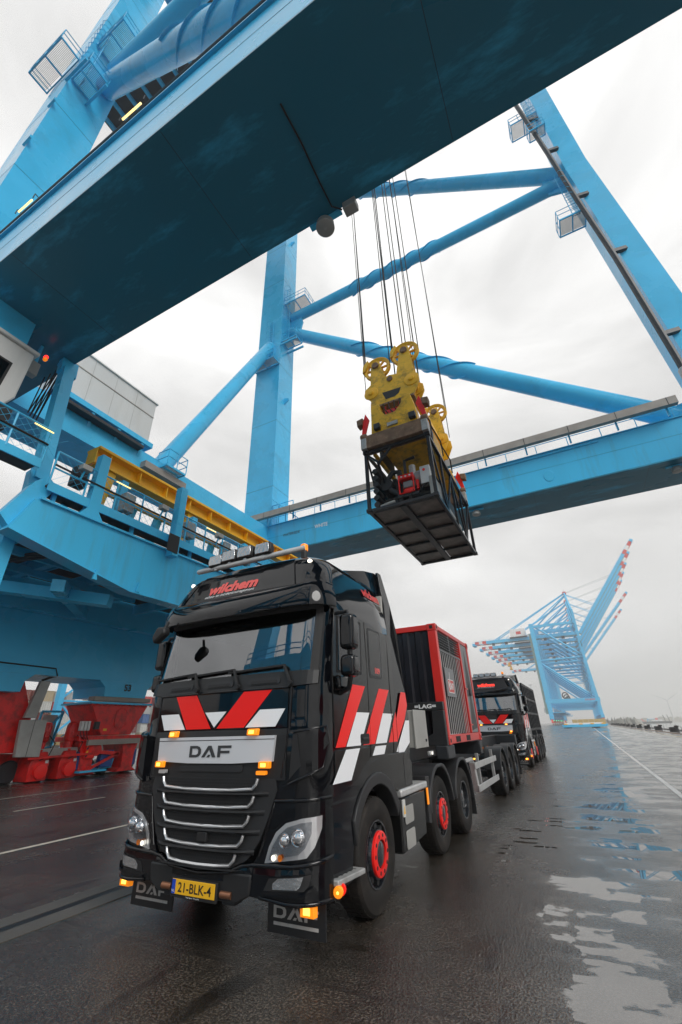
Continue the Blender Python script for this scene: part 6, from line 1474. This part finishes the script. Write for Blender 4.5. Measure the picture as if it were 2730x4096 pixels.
# two headblock frames with sheaves, front and rear
for k, yc in enumerate((8.35, 12.6)):
    plate = [(-.95,12.68),(.72,12.66),(.86,12.95),(1.0,13.25),(.98,13.60),(.80,13.78),(.30,13.92),(-.14,14.05),(-.45,14.0),(-.98,13.86),(-1.22,13.68),(-1.22,13.35),(-1.0,13.08)]
    hole = [(-.50,13.27),(.26,13.22),(.16,12.98),(-.02,12.88),(-.38,12.90)]
    for d in (-.32, .30):
        hb_ = LS(B().prism(plate, 'xz', yc+d, yc+d+.05)).build('head_plate', 'yellow_worn', sp_, bevel=.012)
        LS(B().prism(hole, 'xz', yc+d-.006, yc+d-.001)).build('plate_window', 'text_black', hb_)
        for x, z in ((-.95,13.43),(.70,13.42)):
            LS(B().lathe([(.30,0),(.28,-.03),(.12,-.05),(.10,-.10),(.001,-.11)], (x,yc+d,z), (0,1,0), 20)).build('boss', 'yellow', hb_, smooth=35)
        LS(B().lathe([(.12,0),(.12,-.04),(.05,-.05),(.001,-.05)], (-.14,yc+d,13.83), (0,1,0), 14)).build('pin', 'rust', hb_, smooth=35)
    for x, z, lean in ((-.72,14.92,-.10),(.52,15.16,.10)):
        for d in (-.20,.16):
            LS(B().prism([(x-lean-.42,13.55),(x-lean+.42,13.55),(x+.22,z-.1),(x+.18,z+.22),(x-.18,z+.22),(x-.22,z-.1)], 'xz', yc+d, yc+d+.04)).build('sheave_bracket', 'yellow_worn', sp_, bevel=.01)
        sh = LS(B().lathe([(.43,-.03),(.54,-.075),(.57,-.07),(.53,0),(.57,.07),(.54,.075),(.43,.03)], (x,yc,z), (0,1,0), 32, close=True)).build('sheave', 'yellow', sp_, smooth=30)
        LS(B().lathe([(.001,-.04),(.20,-.04),(.20,.04),(.001,.04)], (x,yc,z), (0,1,0), 20)).build('sheave_disc', 'yellow', sh, smooth=30)
        for j in range(8):
            a = 2*math.pi*j/8; LS(B().beam((x+.18*math.cos(a),yc,z+.18*math.sin(a)),(x+.45*math.cos(a),yc,z+.45*math.sin(a)),.05,.09,(0,1,0))).build('spoke', 'yellow', sh)
        LS(B().lathe([(.13,-.28),(.15,-.22),(.15,.22),(.13,.28)], (x,yc,z), (0,1,0), 12)).build('sheave_hub', 'rust', sh, smooth=40)
        LS(B().prism([(x-.62,z-.05),(x-.50,z+.0),(x-.30,z+.42),(x-.36,z+.55),(x-.58,z+.30)], 'xz', yc-.14, yc+.14)).build('rope_guard', 'yellow_worn', sp_, bevel=.01)
        for dx, top in ((-.55,-.1),(-.50,-.25),(.55,.12)):
            LS(B().tube([(x+dx,yc,z),(x+dx+top*1.3,11.5+(yc-10.5)*1.25,64.6)], .022, 5)).build('hoist_rope', 'rubber', sp_)
    LS(B().tube([(sx+1.15*(1 if k else -1),yc,13.6),(sx+1.5*(1 if k else -1),11.5+(yc-10.5)*1.4,64.6)], .018, 5)).build('hoist_rope', 'rubber', sp_)
# hoses, cables, plates and grease on the headblock
for k in range(5): LS(B().tube([(-.5+.22*k,8.0,12.7),(-.45+.2*k,7.95,12.4-.05*k),(-.3+.18*k,8.0,12.1),(-.4+.2*k,8.2,11.95)], .022, 5)).build('hose', 'rubber', sp_)
for k in range(3): LS(B().tube([(.75,8.5+1.5*k,12.6),(.95,9.0+1.5*k,12.0),(.85,9.6+1.5*k,11.7)], .03, 6)).build('hose', 'rubber', sp_)
for x in (-.55,.30): LS(B().box(x-.13,x+.13,8.0,8.06,11.7,11.9)).build('access_plate', 'rust', sp_, bevel=.01)
LS(B().prism([(-.95,12.64),(.72,12.62),(.72,12.70),(-.95,12.72)], 'xz', 8.0, 8.7)).build('head_soffit', 'rust', sp_)
for k in range(2): LS(B().tube([(-.2+.15*k,10.9,12.9),(-.25+.2*k,11.2,30),(-.1+.1*k,11.6,64.6)], .03, 5)).build('power_cable', 'rubber', sp_)
for x in (-.72,.55): LS(B().beam((x,8.6,13.2),(x,12.4,13.2),.22,.3)).build('head_beam', 'yellow', sp_, bevel=.02)
LS(B().box(-.4,.4,9.6,11.4,11.95,12.9)).build('power_pack', 'yellow_worn', sp_, bevel=.05)

# ------------------------------------------------------------------ container yard on the landside
cols_ = {'brown': (0.20,0.045,0.03), 'maroon': (0.16,0.02,0.025), 'grey': (0.36,0.37,0.37), 'white': (0.55,0.55,0.52), 'ochre': (0.38,0.22,0.04), 'red': (0.48,0.03,0.025), 'blue': (0.03,0.11,0.30), 'green': (0.03,0.16,0.10), 'tan': (0.42,0.33,0.20)}
for k, v in cols_.items(): mat('box_'+k, v, 0.55, var=0.12, vscale=0.6)
def container_proto(c):
    """40-foot box: body with ribs; origin at the bottom centre of the door end, length towards -x"""
    L_, W_, H_ = 12.19, 2.44, 2.59
    mb = B().box(-L_,-.06,-W_/2+.05,W_/2-.05,.05,H_-.05)
    o = {}
    o['body'] = mb.mesh('body', 'box_'+c)
    fr = B()
    for y in (-W_/2,W_/2-.14): fr.box(-.14,0,y,y+.14,0,H_).box(-L_,-L_+.14,y,y+.14,0,H_)
    fr.box(-.12,-.01,-W_/2+.14,W_/2-.14,0,.15).box(-.12,-.01,-W_/2+.14,W_/2-.14,H_-.13,H_)
    for y in (-W_/2,W_/2-.08): fr.box(-L_+.14,-.14,y,y+.08,0,.14).box(-L_+.14,-.14,y,y+.08,H_-.1,H_)
    o['frame'] = fr.mesh('frame', 'box_'+c)
    rb = B()
    for k in range(26): rb.box(-.5-.45*k,-.28-.45*k,-W_/2+.015,-W_/2+.049,.14,H_-.1)
    o['side_ribs'] = rb.mesh('side_ribs', 'box_'+c)
    br = B()
    for y in (-.85,-.35,.35,.85): br.cyl((-.03,y,.1),(-.03,y,H_-.1),.03,n=6)
    o['lock_bars'] = br.mesh('lock_bars', 'galv')
    return o
protos = {c: container_proto(c) for c in cols_}
def place_box(c, loc, label, text=None):
    t = thing('shipping_container', label, 'container', loc, group='containers stacked in the yard')
    for n, me in protos[c].items():
        o = bpy.data.objects.new(n, me); col.objects.link(o); o.parent = t
    if text:
        s, m_, w, h = text; lettering('side_lettering', s, 1, m_, t, lambda u, v: (-6.1+u, -1.235, 1.4+v), weight=.03, width=w, height=h)
rnd = random.Random(11)
XE = -122.0
stacks = [   # (y of the stack, colours from the ground up)
    (57.5, ['tan','ochre','maroon','brown','brown']), (60.4, ['grey','tan','white','tan','maroon']), (63.3, ['white','maroon','ochre','grey','brown']),
    (66.2, ['tan','white','grey','tan','brown']), (69.1, ['grey','ochre','brown','white','tan']), (72.0, ['ochre','tan','tan','red','grey']), (75.4, ['ochre','white','white','red','grey']),
    (79.0, ['tan','grey','white','brown']), (83.0, ['grey','tan','ochre','white']), (88.0, ['white','grey','grey','brown','tan']), (93.0, ['tan','white','brown','grey']), (97.5, ['white','maroon','grey','white','brown']), (101.5, ['tan','white','blue','grey','red']), (105.5, ['grey','brown','grey','white','maroon'])]
nth = ['first','second','third','fourth','fifth','sixth','seventh','eighth','ninth','tenth','eleventh','twelfth','thirteenth','fourteenth']
lev = ['bottom','second level','third level','fourth level','top']
for i, (y, cs) in enumerate(stacks):
    for j, c in enumerate(cs):
        tx = None
        if i == 5 and j == 4: tx = ('MAERSK', 'text_dark', 8.0, 1.15)
        if i == 5 and j == 3: tx = ('HAMBURG SÜD', 'text_white', 9.0, 1.1)
        if i == 12 and j == 3: tx = ('MAERSK', 'text_dark', 7.5, 1.0)
        place_box(c, (XE-rnd.uniform(0,.6), y, 2.62*j+.02), '%s container at the %s of the %s yard stack from the left' % (c, lev[min(j,4)] if j < len(cs)-1 or j == 4 else 'top', nth[i]), tx)
# the rest of the yard, out of the picture to the left; it shows only in the gloss of the cab
yard = B()
for k in range(64):
    yy = 53-3.2*k
    for j in range(5 if k % 5 else 4): yard.box(XE-12.2-rnd.uniform(0,.5), XE-rnd.uniform(0,.5), yy-1.22, yy+1.22, 2.62*j, 2.62*j+2.59)
yo_ = yard.build('yard_containers', 'box_brown'); yo_['kind'] = 'stuff'
# bracing legs of the blue yard gantry
yg = thing('yard_gantry', 'slender blue yard gantry crane with crossed bracing before the stacked containers', 'gantry crane', (-92, 0, 0))
for y in (54.0, 61.2, 92.0, 99.0):
    B().beam((0,y,0),(-.6,y,24),1.3,1.1,(0,1,0)).build('leg', 'blue_far', yg)
for y in (54.0, 92.0):
    for z in (2.0, 8.8, 15.6):
        B().beam((0,y,z),(0,y+7.1,z+6.4),.35,.35).build('cross_brace', 'blue_far', yg)
        B().beam((0,y+7.1,z),(0,y,z+6.4),.35,.35).build('cross_brace', 'blue_far', yg)
        B().beam((0,y,z+6.6),(0,y+7.1,z+6.6),.35,.35).build('tie', 'blue_far', yg)
B().box(-1.2,.8,40,110,24,26).build('girder', 'blue_far', yg)
# boundary fence
fe = thing('boundary_fence', 'grey mesh fence with a low concrete wall before the container yard', 'fence', (-60, 0, 0))
B().box(-.15,.15,20,90,0,.9).build('wall', 'concrete', fe)
for k in range(24): B().cyl((0,20+3*k,.9),(0,20+3*k,3.0),.05,n=6).build('post', 'galv', fe)
mb = B()
for k in range(140): mb.beam((0,20+.5*k,.9),(0,20+.5*k,2.9),.012,.012)
for z in (1.2,1.6,2.0,2.4,2.85): mb.beam((0,20,z),(0,90,z),.012,.012)
mb.build('wire_mesh', 'galv', fe)
# light masts far off
for k, (x, y, h) in enumerate(((-40,520,38),(-22,760,40))):
    lmst = thing('light_mast', ('nearer' if k == 0 else 'farther')+' tall thin lighting mast rising far down the quay', 'light mast', (x, y, 0))
    B().cyl((0,0,0),(0,0,h),.35,.18,8).build('pole', 'turbine', lmst); B().box(-1.6,1.6,-.3,.3,h,h+.6).build('lamp_head', 'galv', lmst)

# ------------------------------------------------------------------ haze
hz = B().box(-880, 2500, -150, 3150, -4.6, 152).build('haze', 'rubber')
hm_ = bpy.data.materials.new('haze'); hm_.use_nodes = True
ht = hm_.node_tree; ht.nodes.clear(); ho = ht.nodes.new('ShaderNodeOutputMaterial'); pv = ht.nodes.new('ShaderNodeVolumePrincipled')
pv.inputs['Color'].default_value = (0.93, 0.93, 0.92, 1); pv.inputs['Density'].default_value = 0.00062; pv.inputs['Anisotropy'].default_value = 0.2
ht.links.new(pv.outputs[0], ho.inputs['Volume']); hz.data.materials.clear(); hz.data.materials.append(hm_); hz['kind'] = 'stuff'
